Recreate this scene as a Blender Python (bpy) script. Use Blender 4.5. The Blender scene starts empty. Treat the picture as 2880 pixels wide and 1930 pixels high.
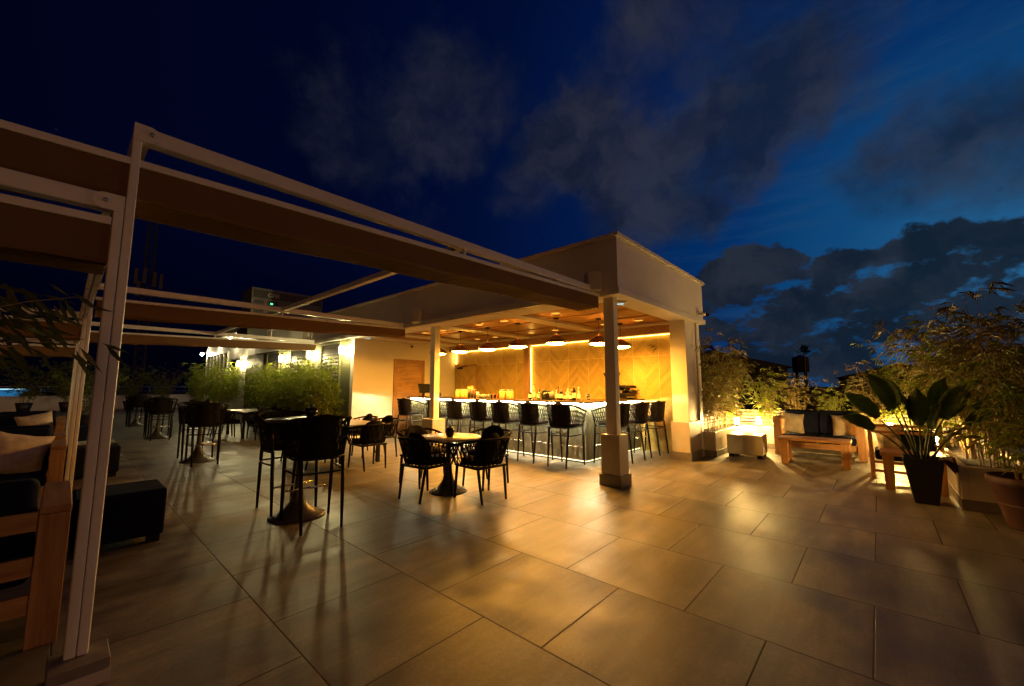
import bpy, math, random
from mathutils import Vector, Matrix, Euler
from math import sin, cos, pi, radians, sqrt, floor
random.seed(7)
sc = bpy.context.scene
COL = sc.collection

# ------------------------------------------------------------------ camera
cam_d = bpy.data.cameras.new('camera')
cam_d.sensor_width = 36.0
cam_d.lens = 14.16
cam_d.clip_start = 0.05
cam_d.clip_end = 4000
cam = bpy.data.objects.new('camera', cam_d)
COL.objects.link(cam)
cam.location = (0, 0, 1.415)
cam.rotation_euler = (radians(90 + 6.26), 0, radians(42.1 - 90))
sc.camera = cam
sc.view_settings.view_transform = 'Standard'
sc.view_settings.look = 'None'
sc.view_settings.exposure = 0.0
sc.view_settings.gamma = 1.0
sc.cycles.use_denoising = True
sc.cycles.max_bounces = 6
sc.cycles.diffuse_bounces = 4
sc.cycles.glossy_bounces = 3
sc.cycles.transparent_max_bounces = 6
sc.cycles.sample_clamp_indirect = 4.0
sc.cycles.caustics_reflective = False
sc.cycles.caustics_refractive = False

# ------------------------------------------------------------------ light levels (all of them, in one place)
WARM = (1.0, 0.42, 0.045)
L_PENDANT = 310.0
L_SPOT = 1.5
L_COUNTER = 600.0
L_TOE = 4.0
L_WALLSTRIP = 16.0
L_GARDEN = 1150.0
L_SCONCE = 380.0
L_EAVES = 480.0
L_BACKFILL = 0.60

# ------------------------------------------------------------------ world: night sky with moonless clouds
def node(nt, kind, **kw):
    n = nt.nodes.new(kind)
    for k, v in kw.items():
        setattr(n, k, v)
    return n

def math_n(nt, op, a, b=None, c=None, clamp=False):
    n = nt.nodes.new('ShaderNodeMath')
    n.operation = op
    n.use_clamp = clamp
    for i, x in enumerate((a, b, c)):
        if x is None:
            continue
        if isinstance(x, (int, float)):
            n.inputs[i].default_value = x
        else:
            nt.links.new(x, n.inputs[i])
    return n.outputs[0]

def vmath(nt, op, a, b=None, out=0):
    n = nt.nodes.new('ShaderNodeVectorMath')
    n.operation = op
    for i, x in enumerate((a, b)):
        if x is None:
            continue
        if isinstance(x, (tuple, list)):
            n.inputs[i].default_value = x
        elif isinstance(x, (int, float)):
            n.inputs['Scale'].default_value = x
        else:
            nt.links.new(x, n.inputs[i])
    if op == 'SCALE' and b is not None and not isinstance(b, (int, float)):
        nt.links.new(b, n.inputs['Scale'])
    return n.outputs[out]

def ramp(nt, fac, stops, interp='LINEAR'):
    n = nt.nodes.new('ShaderNodeValToRGB')
    cr = n.color_ramp
    cr.interpolation = interp
    while len(cr.elements) < len(stops):
        cr.elements.new(0.5)
    for e, (p, c) in zip(cr.elements, stops):
        e.position = p
        e.color = (c[0], c[1], c[2], 1) if not isinstance(c, (int, float)) else (c, c, c, 1)
    nt.links.new(fac, n.inputs[0])
    return n.outputs[0]

def smooth(nt, x, lo, hi, a=0.0, b=1.0):
    n = nt.nodes.new('ShaderNodeMapRange')
    n.interpolation_type = 'SMOOTHSTEP'
    nt.links.new(x, n.inputs[0])
    n.inputs[1].default_value = lo
    n.inputs[2].default_value = hi
    n.inputs[3].default_value = a
    n.inputs[4].default_value = b
    return n.outputs[0]

def mixc(nt, fac, a, b, mode='MIX'):
    n = nt.nodes.new('ShaderNodeMix')
    n.data_type = 'RGBA'
    n.blend_type = mode
    for s, x in ((0, fac), (6, a), (7, b)):
        if isinstance(x, (int, float)):
            n.inputs[s].default_value = x
        elif isinstance(x, (tuple, list)):
            n.inputs[s].default_value = (x[0], x[1], x[2], 1)
        else:
            nt.links.new(x, n.inputs[s])
    return n.outputs[2]

def noise_n(nt, vec, scale, detail=4, rough=0.55, color=False):
    n = nt.nodes.new('ShaderNodeTexNoise')
    n.inputs['Scale'].default_value = scale
    n.inputs['Detail'].default_value = detail
    n.inputs['Roughness'].default_value = rough
    if vec is not None:
        nt.links.new(vec, n.inputs['Vector'])
    return n.outputs['Color' if color else 'Fac']

world = bpy.data.worlds.new("World")
sc.world = world
world.use_nodes = True
wt = world.node_tree
wt.nodes.clear()
tc = wt.nodes.new('ShaderNodeTexCoord')
D = vmath(wt, 'NORMALIZE', tc.outputs['Generated'])
sep = wt.nodes.new('ShaderNodeSeparateXYZ')
wt.links.new(D, sep.inputs[0])
S = Vector((0.97, -0.20, 0.16)).normalized()
t = vmath(wt, 'DOT_PRODUCT', D, tuple(S), out=1)
t01 = math_n(wt, 'MULTIPLY_ADD', t, 0.5, 0.5)
sky = ramp(wt, t01, [(0.0, (.0005, .0008, .004)), (0.40, (.0003, .0011, .0095)), (0.60, (.0003, .0017, .0145)),
                     (0.76, (.0004, .0036, .030)), (0.88, (.0006, .0100, .064)), (0.955, (.0012, .028, .125)),
                     (0.985, (.005, .064, .19)), (1.0, (.016, .11, .26))])
low = smooth(wt, sep.outputs[2], 0.0, 0.38, 0.22, 1.0)
west = smooth(wt, t, 0.30, 0.85)
lowm = math_n(wt, 'MAXIMUM', low, west)
sky = mixc(wt, 1.0, sky, lowm, 'MULTIPLY')
# thin streaks of lighter haze low in the west
mp = wt.nodes.new('ShaderNodeMapping')
mp.inputs['Scale'].default_value = (3, 3, 26)
mp.inputs['Rotation'].default_value = (0.12, 0.06, 0)
wt.links.new(D, mp.inputs[0])
st = smooth(wt, noise_n(wt, mp.outputs[0], 1.4, 6, 0.6), 0.42, 0.75)
st = math_n(wt, 'MULTIPLY', st, smooth(wt, t, 0.72, 0.98))
sky = mixc(wt, math_n(wt, 'MULTIPLY', st, 0.55), sky, (.016, .060, .135))
# clouds
warp = vmath(wt, 'SUBTRACT', noise_n(wt, D, 3.2, 6, 0.6, True), (0.5, 0.5, 0.5))
Dw = vmath(wt, 'ADD', D, vmath(wt, 'SCALE', warp, 0.26))
Dw = vmath(wt, 'NORMALIZE', Dw)
fb = noise_n(wt, D, 5.5, 9, 0.62)
UP = [  # direction, half-width (in 1-cos), weight : mid-level clouds lit by the town
    (.494, .647, .58, .010, .75), (.398, .744, .536, .012, .5), (.536, .596, .598, .006, .55), (.457, .767, .451, .010, .35),
    (.705, .467, .533, .006, .9), (.721, .378, .581, .006, .55), (.807, .364, .465, .010, 1.0), (.842, .273, .465, .008, 1.05),
    (.844, .195, .501, .008, 1.0), (.834, .115, .539, .007, .85), (.817, .058, .573, .006, .6), (.729, .193, .657, .014, .6),
    (.828, .376, .416, .005, .7), (.695, .533, .482, .004, .55),
    (.922, -.126, .367, .007, .85), (.931, -.092, .354, .004, .7), (.91, -.166, .38, .008, .8), (.876, -.13, .464, .014, .42)]
LO = [(.95, .211, .229, .0022, 1.1), (.966, .15, .212, .0030, 1.1), (.98, .02, .180, .0030, 1.1), (.981, -.056, .165, .0026, 1.15),
      (.976, -.103, .168, .0022, 1.1), (.967, -.146, .178, .0018, 1.0), (.986, .056, .150, .0040, 1.1), (.991, -.006, .125, .0040, 1.0),
      (.974, .171, .151, .0030, 1.0), (.981, -.15, .127, .0020, .75), (.99, -.087, .100, .0040, 1.0), (.93, .36, .10, .012, .9), (.99, .12, .06, .008, 1.0),
      (.98, -.21, .13, .0012, .8), (.99, -.18, .06, .004, 1.0)]
def blobs(lst):
    s = None
    for x, y, z, w, a in lst:
        v = Vector((x, y, z)).normalized()
        dt = vmath(wt, 'DOT_PRODUCT', Dw, tuple(v), out=1)
        g = smooth(wt, dt, 1.0 - w * 2.2, 1.0 - w * 0.15, 0.0, a)
        s = g if s is None else math_n(wt, 'MAXIMUM', s, g)
    return s
f2 = math_n(wt, 'MULTIPLY_ADD', fb, 1.5, -0.75)
up = math_n(wt, 'ADD', blobs(UP), f2)
up = smooth(wt, up, 0.22, 1.0)
mpl = wt.nodes.new('ShaderNodeMapping')
mpl.inputs['Scale'].default_value = (1, 1, 1.9)
wt.links.new(D, mpl.inputs[0])
fl = noise_n(wt, mpl.outputs[0], 9.0, 8, 0.60)
lo = math_n(wt, 'ADD', blobs(LO), math_n(wt, 'MULTIPLY_ADD', fl, 3.4, -1.85))
lo = smooth(wt, lo, 0.44, 0.78)
shade = noise_n(wt, Dw, 7.0, 6, 0.6)
upc = mixc(wt, smooth(wt, shade, .36, .66), (.0080, .0115, .024), (.0270, .0295, .0430))
loc = mixc(wt, smooth(wt, shade, .38, .68), (.0055, .0095, .0165), (.0205, .0250, .0350))
sky = mixc(wt, math_n(wt, 'MULTIPLY', up, 0.80), sky, upc)
sky = mixc(wt, math_n(wt, 'MULTIPLY', lo, 0.93), sky, loc)
# warm fill glow added behind the viewer in place of an unseen lamp
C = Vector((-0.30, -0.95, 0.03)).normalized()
gl = smooth(wt, vmath(wt, 'DOT_PRODUCT', D, tuple(C), out=1), 0.78, 1.0, 0.0, L_BACKFILL)
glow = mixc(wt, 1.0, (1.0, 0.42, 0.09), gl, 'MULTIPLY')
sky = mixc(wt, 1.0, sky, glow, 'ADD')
bg = wt.nodes.new('ShaderNodeBackground')
bg.inputs['Strength'].default_value = 1.0
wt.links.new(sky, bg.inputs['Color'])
wo = wt.nodes.new('ShaderNodeOutputWorld')
wt.links.new(bg.outputs[0], wo.inputs[0])

# ------------------------------------------------------------------ materials
MATS = {}
def newmat(name):
    m = bpy.data.materials.new(name)
    m.use_nodes = True
    nt = m.node_tree
    nt.nodes.clear()
    out = nt.nodes.new('ShaderNodeOutputMaterial')
    b = nt.nodes.new('ShaderNodeBsdfPrincipled')
    nt.links.new(b.outputs[0], out.inputs[0])
    MATS[name] = m
    return m, nt, b, out

def setin(nt, b, key, v):
    if isinstance(v, (int, float)):
        b.inputs[key].default_value = v
    elif isinstance(v, (tuple, list)):
        b.inputs[key].default_value = (v[0], v[1], v[2], 1)
    else:
        nt.links.new(v, b.inputs[key])

def objco(nt, scale=(1, 1, 1), rot=(0, 0, 0), world=False):
    if world:
        g = nt.nodes.new('ShaderNodeNewGeometry')
        src = g.outputs['Position']
    else:
        src = nt.nodes.new('ShaderNodeTexCoord').outputs['Object']
    mp = nt.nodes.new('ShaderNodeMapping')
    mp.inputs['Scale'].default_value = scale
    mp.inputs['Rotation'].default_value = rot
    nt.links.new(src, mp.inputs[0])
    return mp.outputs[0]

def bump(nt, h, strength=0.3, dist=0.01):
    n = nt.nodes.new('ShaderNodeBump')
    n.inputs['Strength'].default_value = strength
    n.inputs['Distance'].default_value = dist
    nt.links.new(h, n.inputs['Height'])
    return n.outputs[0]

def plain(name, col, rough=0.5, metal=0.0, var=0.12, scale=6.0, bmp=0.0, bscale=80.0, rvar=0.1, spec=0.5):
    m, nt, b, out = newmat(name)
    co = objco(nt)
    n = noise_n(nt, co, scale, 6, 0.6)
    f = smooth(nt, n, 0.3, 0.7, 1 - var, 1 + var)
    setin(nt, b, 'Base Color', mixc(nt, 1.0, col, f, 'MULTIPLY'))
    setin(nt, b, 'Roughness', smooth(nt, noise_n(nt, co, scale * 2.3, 5, 0.6), 0.3, 0.7, max(0.02, rough - rvar), min(1, rough + rvar)))
    setin(nt, b, 'Metallic', metal)
    b.inputs['Specular IOR Level'].default_value = spec
    if bmp:
        setin(nt, b, 'Normal', bump(nt, noise_n(nt, co, bscale, 3, 0.6), bmp, 0.004))
    return m

def glowmat(name, col, strength):
    m, nt, b, out = newmat(name)
    nt.nodes.remove(b)
    e = nt.nodes.new('ShaderNodeEmission')
    e.inputs[0].default_value = (col[0], col[1], col[2], 1)
    e.inputs[1].default_value = strength
    nt.links.new(e.outputs[0], out.inputs[0])
    return m

def woodmat(name, c1, c2, axis='x', rough=0.45, scale=1.0):
    m, nt, b, out = newmat(name)
    s = {'x': (1.2, 14, 14), 'y': (14, 1.2, 14), 'z': (14, 14, 1.2)}[axis]
    co = objco(nt, tuple(v * scale for v in s))
    n1 = noise_n(nt, co, 1.6, 8, 0.62)
    co2 = objco(nt, tuple(v * scale * 5 for v in s))
    n2 = noise_n(nt, co2, 2.5, 4, 0.7)
    co3 = objco(nt)
    n3 = noise_n(nt, co3, 2.2, 3, 0.5)
    c = mixc(nt, smooth(nt, n1, 0.32, 0.68), c1, c2)
    c = mixc(nt, 1.0, c, smooth(nt, n2, 0.25, 0.75, 0.78, 1.1), 'MULTIPLY')
    c = mixc(nt, 1.0, c, smooth(nt, n3, 0.3, 0.7, 0.82, 1.12), 'MULTIPLY')
    setin(nt, b, 'Base Color', c)
    setin(nt, b, 'Roughness', smooth(nt, n2, 0.3, 0.7, rough - 0.08, rough + 0.12))
    setin(nt, b, 'Normal', bump(nt, n2, 0.15, 0.002))
    return m

def fabricmat(name, col, rough=0.9, scale=420):
    m, nt, b, out = newmat(name)
    co = objco(nt)
    w = nt.nodes.new('ShaderNodeTexWave')
    w.wave_type = 'BANDS'
    w.inputs['Scale'].default_value = scale / 6.28
    w.bands_direction = 'DIAGONAL'
    nt.links.new(co, w.inputs[0])
    n = noise_n(nt, co, 9, 5, 0.6)
    c = mixc(nt, 1.0, col, smooth(nt, n, 0.3, 0.7, 0.8, 1.2), 'MULTIPLY')
    setin(nt, b, 'Base Color', c)
    setin(nt, b, 'Roughness', rough)
    b.inputs['Specular IOR Level'].default_value = 0.10
    setin(nt, b, 'Normal', bump(nt, math_n(nt, 'ADD', w.outputs[1], n), 0.25, 0.004))
    return m

def leafmat(name, col, col2, trans=0.35):
    m, nt, b, out = newmat(name)
    co = objco(nt)
    n = noise_n(nt, co, 5.0, 3, 0.6)
    n2 = noise_n(nt, co, 38.0, 2, 0.5)
    c = mixc(nt, smooth(nt, n2, 0.35, 0.65), col, col2)
    c = mixc(nt, 1.0, c, smooth(nt, n, 0.3, 0.7, 0.75, 1.25), 'MULTIPLY')
    setin(nt, b, 'Base Color', c)
    setin(nt, b, 'Roughness', 0.42)
    tr = nt.nodes.new('ShaderNodeBsdfTranslucent')
    nt.links.new(c, tr.inputs[0])
    mx = nt.nodes.new('ShaderNodeMixShader')
    mx.inputs[0].default_value = trans
    nt.links.new(b.outputs[0], mx.inputs[1])
    nt.links.new(tr.outputs[0], mx.inputs[2])
    nt.links.new(mx.outputs[0], out.inputs[0])
    return m

# floor tiles: 0.9 m porcelain in running bond, courses along Y
TX, TY = 0.8965, 0.8985
def floormat():
    m, nt, b, out = newmat('porcelain_floor')
    g = nt.nodes.new('ShaderNodeNewGeometry')
    s = nt.nodes.new('ShaderNodeSeparateXYZ')
    nt.links.new(g.outputs['Position'], s.inputs[0])
    u = math_n(nt, 'SUBTRACT', s.outputs[1], 0.57)
    v = math_n(nt, 'SUBTRACT', s.outputs[0], 0.965)
    cb = nt.nodes.new('ShaderNodeCombineXYZ')
    nt.links.new(u, cb.inputs[0])
    nt.links.new(v, cb.inputs[1])
    br = nt.nodes.new('ShaderNodeTexBrick')
    br.offset = 0.5
    br.offset_frequency = 2
    br.inputs['Scale'].default_value = 1.0
    br.inputs['Brick Width'].default_value = TY
    br.inputs['Row Height'].default_value = TX
    br.inputs['Mortar Size'].default_value = 0.0055
    br.inputs['Mortar Smooth'].default_value = 0.35
    br.inputs['Bias'].default_value = 0.0
    br.inputs['Color1'].default_value = (0, 0, 0, 1)
    br.inputs['Color2'].default_value = (1, 1, 1, 1)
    br.inputs['Mortar'].default_value = (.5, .5, .5, 1)
    nt.links.new(cb.outputs[0], br.inputs['Vector'])
    tid = br.outputs['Color']
    # each tile shifts the clouding so no two tiles match
    shift = vmath(nt, 'SCALE', tid, 17.0)
    co = vmath(nt, 'ADD', g.outputs['Position'], shift)
    mp = nt.nodes.new('ShaderNodeMapping')
    mp.inputs['Scale'].default_value = (0.55, 3.4, 1)
    mp.inputs['Rotation'].default_value = (0, 0, 0.06)
    nt.links.new(co, mp.inputs[0])
    streak = noise_n(nt, mp.outputs[0], 1.5, 8, 0.62)
    cloud = noise_n(nt, co, 2.1, 7, 0.6)
    fine = noise_n(nt, co, 55, 4, 0.65)
    spots = smooth(nt, noise_n(nt, g.outputs['Position'], 23, 2, 0.5), 0.70, 0.76)
    c = mixc(nt, smooth(nt, cloud, 0.32, 0.68), (.110, .097, .079), (.215, .193, .160))
    c = mixc(nt, 1.0, c, smooth(nt, streak, 0.30, 0.68, 0.62, 1.14), 'MULTIPLY')
    c = mixc(nt, 1.0, c, smooth(nt, fine, 0.3, 0.7, 0.84, 1.12), 'MULTIPLY')
    tilev = math_n(nt, 'MULTIPLY_ADD', tid, 0.16, 0.92)
    c = mixc(nt, 1.0, c, tilev, 'MULTIPLY')
    # dirt drawn in along the joints and odd specks
    br2 = nt.nodes.new('ShaderNodeTexBrick')
    br2.offset = 0.5
    br2.offset_frequency = 2
    for k, val in (('Scale', 1.0), ('Brick Width', TY), ('Row Height', TX), ('Mortar Size', 0.03), ('Mortar Smooth', 1.0), ('Bias', 0.0)):
        br2.inputs[k].default_value = val
    nt.links.new(cb.outputs[0], br2.inputs['Vector'])
    edge = math_n(nt, 'MULTIPLY', br2.outputs['Fac'], smooth(nt, noise_n(nt, g.outputs['Position'], 1.3, 5, 0.7), 0.35, 0.75))
    c = mixc(nt, math_n(nt, 'MULTIPLY', edge, 0.45), c, (.16, .13, .10))
    c = mixc(nt, math_n(nt, 'MULTIPLY', spots, 0.35), c, (.12, .10, .08))
    c = mixc(nt, br.outputs['Fac'], c, (.020, .016, .013))
    setin(nt, b, 'Base Color', c)
    r = smooth(nt, cloud, 0.3, 0.7, 0.36, 0.54)
    r = math_n(nt, 'MULTIPLY_ADD', br.outputs['Fac'], 0.4, r)
    setin(nt, b, 'Roughness', r)
    h = math_n(nt, 'MULTIPLY_ADD', br.outputs['Fac'], -1.2, math_n(nt, 'MULTIPLY', fine, 0.10))
    h = math_n(nt, 'MULTIPLY_ADD', streak, 0.22, h)
    setin(nt, b, 'Normal', bump(nt, h, 0.35, 0.006))
    return m

def chevronmat(name, c1, c2, half, rib, tw, th, z0, y0, rough=0.5, strength=0.6, axis=1, grout=(.9, .8, .6)):
    """ribbed chevron tile: zigzag of the given half width, ribs of the given pitch, tiles tw x th"""
    m, nt, b, out = newmat(name)
    g = nt.nodes.new('ShaderNodeNewGeometry')
    s = nt.nodes.new('ShaderNodeSeparateXYZ')
    nt.links.new(g.outputs['Position'], s.inputs[0])
    y = math_n(nt, 'SUBTRACT', s.outputs[axis], y0)
    z = math_n(nt, 'SUBTRACT', s.outputs[2], z0)
    ty = math_n(nt, 'FLOOR', math_n(nt, 'DIVIDE', y, tw))
    tz = math_n(nt, 'FLOOR', math_n(nt, 'DIVIDE', z, th))
    cb = nt.nodes.new('ShaderNodeCombineXYZ')
    nt.links.new(ty, cb.inputs[0])
    nt.links.new(tz, cb.inputs[1])
    wn = nt.nodes.new('ShaderNodeTexWhiteNoise')
    wn.noise_dimensions = '3D'
    nt.links.new(cb.outputs[0], wn.inputs[0])
    rnd = wn.outputs[0]
    pp = math_n(nt, 'PINGPONG', y, half)
    sgn = math_n(nt, 'SIGN', math_n(nt, 'SUBTRACT', rnd, 0.35))
    sl = math_n(nt, 'ADD', z, math_n(nt, 'MULTIPLY', pp, sgn))
    ribs = math_n(nt, 'SINE', math_n(nt, 'MULTIPLY', sl, 2 * pi / rib))
    band = math_n(nt, 'FLOOR', math_n(nt, 'DIVIDE', sl, rib * 4))
    side = math_n(nt, 'FLOOR', math_n(nt, 'DIVIDE', y, half))
    cb2 = nt.nodes.new('ShaderNodeCombineXYZ')
    nt.links.new(band, cb2.inputs[0])
    nt.links.new(side, cb2.inputs[1])
    wn2 = nt.nodes.new('ShaderNodeTexWhiteNoise')
    nt.links.new(cb2.outputs[0], wn2.inputs[0])
    tone = math_n(nt, 'MULTIPLY_ADD', wn2.outputs[0], 0.6, math_n(nt, 'MULTIPLY', rnd, 0.4))
    c = mixc(nt, tone, c1, c2)
    gr = math_n(nt, 'LESS_THAN', math_n(nt, 'FRACT', math_n(nt, 'DIVIDE', sl, rib * 2)), 0.16)
    c = mixc(nt, math_n(nt, 'MULTIPLY', gr, 0.55), c, (c1[0] * .35, c1[1] * .33, c1[2] * .3))
    n = noise_n(nt, g.outputs['Position'], 30, 4, 0.6)
    c = mixc(nt, 1.0, c, smooth(nt, n, 0.3, 0.7, 0.86, 1.1), 'MULTIPLY')
    fy = math_n(nt, 'PINGPONG', y, tw / 2)
    fz = math_n(nt, 'PINGPONG', z, th / 2)
    # pingpong is 0 at each tile edge
    jy = math_n(nt, 'LESS_THAN', fy, 0.0) if False else None
    ey = math_n(nt, 'ABSOLUTE', math_n(nt, 'SUBTRACT', math_n(nt, 'MODULO', math_n(nt, 'ADD', y, 100 * tw), tw), tw / 2))
    ez = math_n(nt, 'ABSOLUTE', math_n(nt, 'SUBTRACT', math_n(nt, 'MODULO', math_n(nt, 'ADD', z, 100 * th), th), th / 2))
    j = math_n(nt, 'MAXIMUM', math_n(nt, 'GREATER_THAN', ey, tw / 2 - 0.003), math_n(nt, 'GREATER_THAN', ez, th / 2 - 0.003))
    c = mixc(nt, math_n(nt, 'MULTIPLY', j, 0.7), c, grout)
    setin(nt, b, 'Base Color', c)
    setin(nt, b, 'Roughness', smooth(nt, n, 0.3, 0.7, rough - 0.1, rough + 0.1))
    h = math_n(nt, 'MULTIPLY_ADD', ribs, 0.5, math_n(nt, 'MULTIPLY', wn2.outputs[0], 0.9))
    setin(nt, b, 'Normal', bump(nt, h, strength, 0.006))
    return m

def slatmat():
    m, nt, b, out = newmat('ribbed_ceiling_wood')
    g = nt.nodes.new('ShaderNodeNewGeometry')
    s = nt.nodes.new('ShaderNodeSeparateXYZ')
    nt.links.new(g.outputs['Position'], s.inputs[0])
    k = math_n(nt, 'DIVIDE', s.outputs[1], 0.036)
    fr = math_n(nt, 'FRACT', k)
    gap = math_n(nt, 'LESS_THAN', fr, 0.30)
    wn = nt.nodes.new('ShaderNodeTexWhiteNoise')
    wn.noise_dimensions = '1D'
    nt.links.new(math_n(nt, 'FLOOR', k), wn.inputs['W'])
    mp = nt.nodes.new('ShaderNodeMapping')
    mp.inputs['Scale'].default_value = (2, 30, 2)
    nt.links.new(g.outputs['Position'], mp.inputs[0])
    n = noise_n(nt, mp.outputs[0], 2.0, 6, 0.6)
    c = mixc(nt, smooth(nt, n, 0.3, 0.7), (.34, .155, .06), (.50, .25, .10))
    c = mixc(nt, 1.0, c, math_n(nt, 'MULTIPLY_ADD', wn.outputs[0], 0.22, 0.88), 'MULTIPLY')
    c = mixc(nt, math_n(nt, 'MULTIPLY', gap, 0.72), c, (.07, .03, .012))
    setin(nt, b, 'Base Color', c)
    setin(nt, b, 'Roughness', 0.34)
    setin(nt, b, 'Normal', bump(nt, gap, -0.5, 0.006))
    return m

FLOOR = floormat()
WALLTILE = chevronmat('chevron_wall_tile', (.40, .275, .065), (.62, .44, .12), 0.305, 0.030, 0.61, 1.19, 0.94, 7.90)
BARTILE = chevronmat('chevron_bar_tile', (.085, .08, .032), (.30, .28, .125), 0.058, 0.026, 0.60, 5.0, -1.0, 4.1, strength=0.9, grout=(.35, .3, .2))
BARTILE_X = chevronmat('chevron_bar_tile_side', (.085, .08, .032), (.30, .28, .125), 0.058, 0.026, 0.60, 5.0, -1.0, 6.6, strength=0.9, axis=0, grout=(.35, .3, .2))
SLATS = slatmat()
WHITE = plain('white_paint', (.78, .75, .70), 0.55, var=0.05, scale=1.4, bmp=0.05, bscale=160)
WALLW = plain('white_wall_paint', (.80, .77, .72), 0.32, var=0.05, scale=1.1, rvar=0.05)
ALU = plain('white_powder_coat', (.74, .71, .66), 0.33, var=0.06, scale=3.0, rvar=0.08)
GREENW = plain('olive_wall_paint', (.150, .150, .075), 0.7, var=0.12, scale=1.5, bmp=0.1, bscale=120)
SHUT = plain('dark_shutter', (.045, .035, .025), 0.5, var=0.2, scale=8)
CREAM = plain('cream_tile', (.62, .55, .43), 0.4, var=0.12, scale=2.5, bmp=0.04, bscale=120)
SKIRT = plain('grey_skirting_tile', (.20, .175, .15), 0.4, var=0.18, scale=4)
PLINTH = plain('beige_column_cladding', (.52, .47, .39), 0.42, var=0.08, scale=2.2)
STEEL = plain('brushed_steel', (.72, .72, .70), 0.28, metal=1.0, var=0.05)
BLACKM = plain('black_powder_coat', (.010, .0095, .010), 0.38, var=0.25, scale=12, spec=.15)
ROPE = fabricmat('black_rope', (.010, .008, .0075), 0.75, 900)
CUSH = fabricmat('charcoal_cushion', (.009, .0075, .009), 0.9, 700)
TOPM = plain('black_table_laminate', (.085, .075, .068), 0.30, var=0.12, scale=4, rvar=0.06)
TOPW = plain('taupe_table_laminate', (.36, .32, .27), 0.33, var=0.1, scale=3, rvar=0.06)
BASEM = plain('bronze_table_base', (.055, .048, .043), 0.32, var=0.2, scale=6)
CTOP = plain('dark_stone_counter', (.050, .036, .028), 0.22, var=0.35, scale=14, rvar=0.06)
NAVY = fabricmat('navy_canvas', (.007, .009, .026), 0.85, 600)
PILLOW = fabricmat('cream_linen', (.62, .52, .38), 0.9, 500)
VINYL = plain('white_vinyl', (.70, .66, .58), 0.45, var=0.05, scale=2, bmp=0.08, bscale=200)
CANVAS = plain('brown_canopy_fabric', (.17, .095, .042), 0.85, var=.10, scale=1.2, bmp=.1, bscale=300, spec=.2)
TEAK = woodmat('teak', (.30, .135, .045), (.46, .235, .085), 'z', 0.5)
TEAKX = woodmat('teak_long', (.30, .135, .045), (.46, .235, .085), 'x', 0.5)
TEAKY = woodmat('teak_cross', (.30, .135, .045), (.46, .235, .085), 'y', 0.5)
DOORW = woodmat('oak_door', (.40, .22, .095), (.56, .34, .16), 'x', 0.45)
DOORZ = woodmat('oak_frame', (.36, .19, .08), (.50, .29, .13), 'z', 0.45)
LEAF = leafmat('bamboo_leaf', (.120, .185, .014), (.260, .290, .026), 0.42)
LEAFD = leafmat('dry_bamboo_leaf', (.11, .11, .022), (.24, .17, .045), 0.35)
LEAFB = leafmat('broad_leaf', (.10, .16, .030), (.13, .19, .04), 0.40)
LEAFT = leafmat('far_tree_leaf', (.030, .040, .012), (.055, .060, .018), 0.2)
CULM = plain('bamboo_cane', (.23, .155, .055), 0.5, var=0.3, scale=9)
DEAD = plain('dried_leaf', (.13, .065, .028), 0.7, var=0.3, scale=20)
STALK = plain('green_stalk', (.085, .115, .03), 0.4, var=0.2, scale=14)
POTB = plain('black_planter', (.022, .020, .020), 0.45, var=0.2, scale=6)
TERRA = plain('terracotta', (.060, .020, .011), 0.7, var=0.2, scale=6, bmp=0.1)
SOIL = plain('potting_soil', (.035, .025, .018), 0.95, var=0.4, scale=30, bmp=0.6, bscale=60)
GLASSD = plain('dark_glass', (.012, .013, .016), 0.06, var=0.1)
CERAM = plain('black_glaze', (.012, .011, .012), 0.16, var=0.15)
GREYM = plain('grey_machine_panel', (.15, .14, .13), 0.5, var=0.1)
DARKM = plain('dark_machine_panel', (.05, .048, .045), 0.5, var=0.1)
COPPER = plain('dark_pendant_shade', (.060, .030, .018), 0.42, metal=0.35, var=0.15)
def shademat():
    m, nt, b, out = newmat('bloom_pendant_shade')
    setin(nt, b, 'Base Color', (.060, .028, .014))
    b.inputs['Roughness'].default_value = .4
    tr = nt.nodes.new('ShaderNodeBsdfTranslucent')  # amber translucency put into the dark shade to imitate lamp bloom
    n = noise_n(nt, objco(nt), 20, 3, .5)
    nt.links.new(mixc(nt, n, (.8, .24, .04), (1., .34, .06)), tr.inputs[0])
    mx = nt.nodes.new('ShaderNodeMixShader')
    mx.inputs[0].default_value = .016
    nt.links.new(b.outputs[0], mx.inputs[1])
    nt.links.new(tr.outputs[0], mx.inputs[2])
    nt.links.new(mx.outputs[0], out.inputs[0])
    return m
SHADE = shademat()
SHINE = plain('pendant_inner_white', (.85, .80, .70), 0.5, var=0.02)
ROOFD = plain('dark_roof_felt', (.06, .055, .05), 0.9, var=0.2)
GROUND = plain('dark_town_ground', (.035, .033, .028), 0.9, var=0.4, scale=0.05)
FARW = plain('far_house_wall', (.075, .068, .060), 0.85, var=0.25, scale=0.6)
SPEAK = plain('speaker_white', (.66, .63, .58), 0.5, var=0.05)
GRILLE = plain('speaker_grille', (.50, .46, .40), 0.8, var=0.05, bmp=0.5, bscale=900)
G_PEND = glowmat('pendant_glow', WARM, L_PENDANT)
G_SPOT = glowmat('ceiling_spot_glow', (1, .47, .06), L_SPOT)
G_COUNT = glowmat('counter_led_glow', (1, .88, .52), L_COUNTER)
G_TOE = glowmat('toe_led_glow', (1, .84, .42), L_TOE)
G_WALL = glowmat('wall_led_glow', (1, .56, .09), L_WALLSTRIP)
G_GARD = glowmat('garden_lamp_glow', (1, .60, .17), L_GARDEN)
G_SCON = glowmat('sconce_glow', (1, .80, .36), L_SCONCE)
G_EAVE = glowmat('eaves_lamp_glow', (1, .83, .47), L_EAVES)
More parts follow.
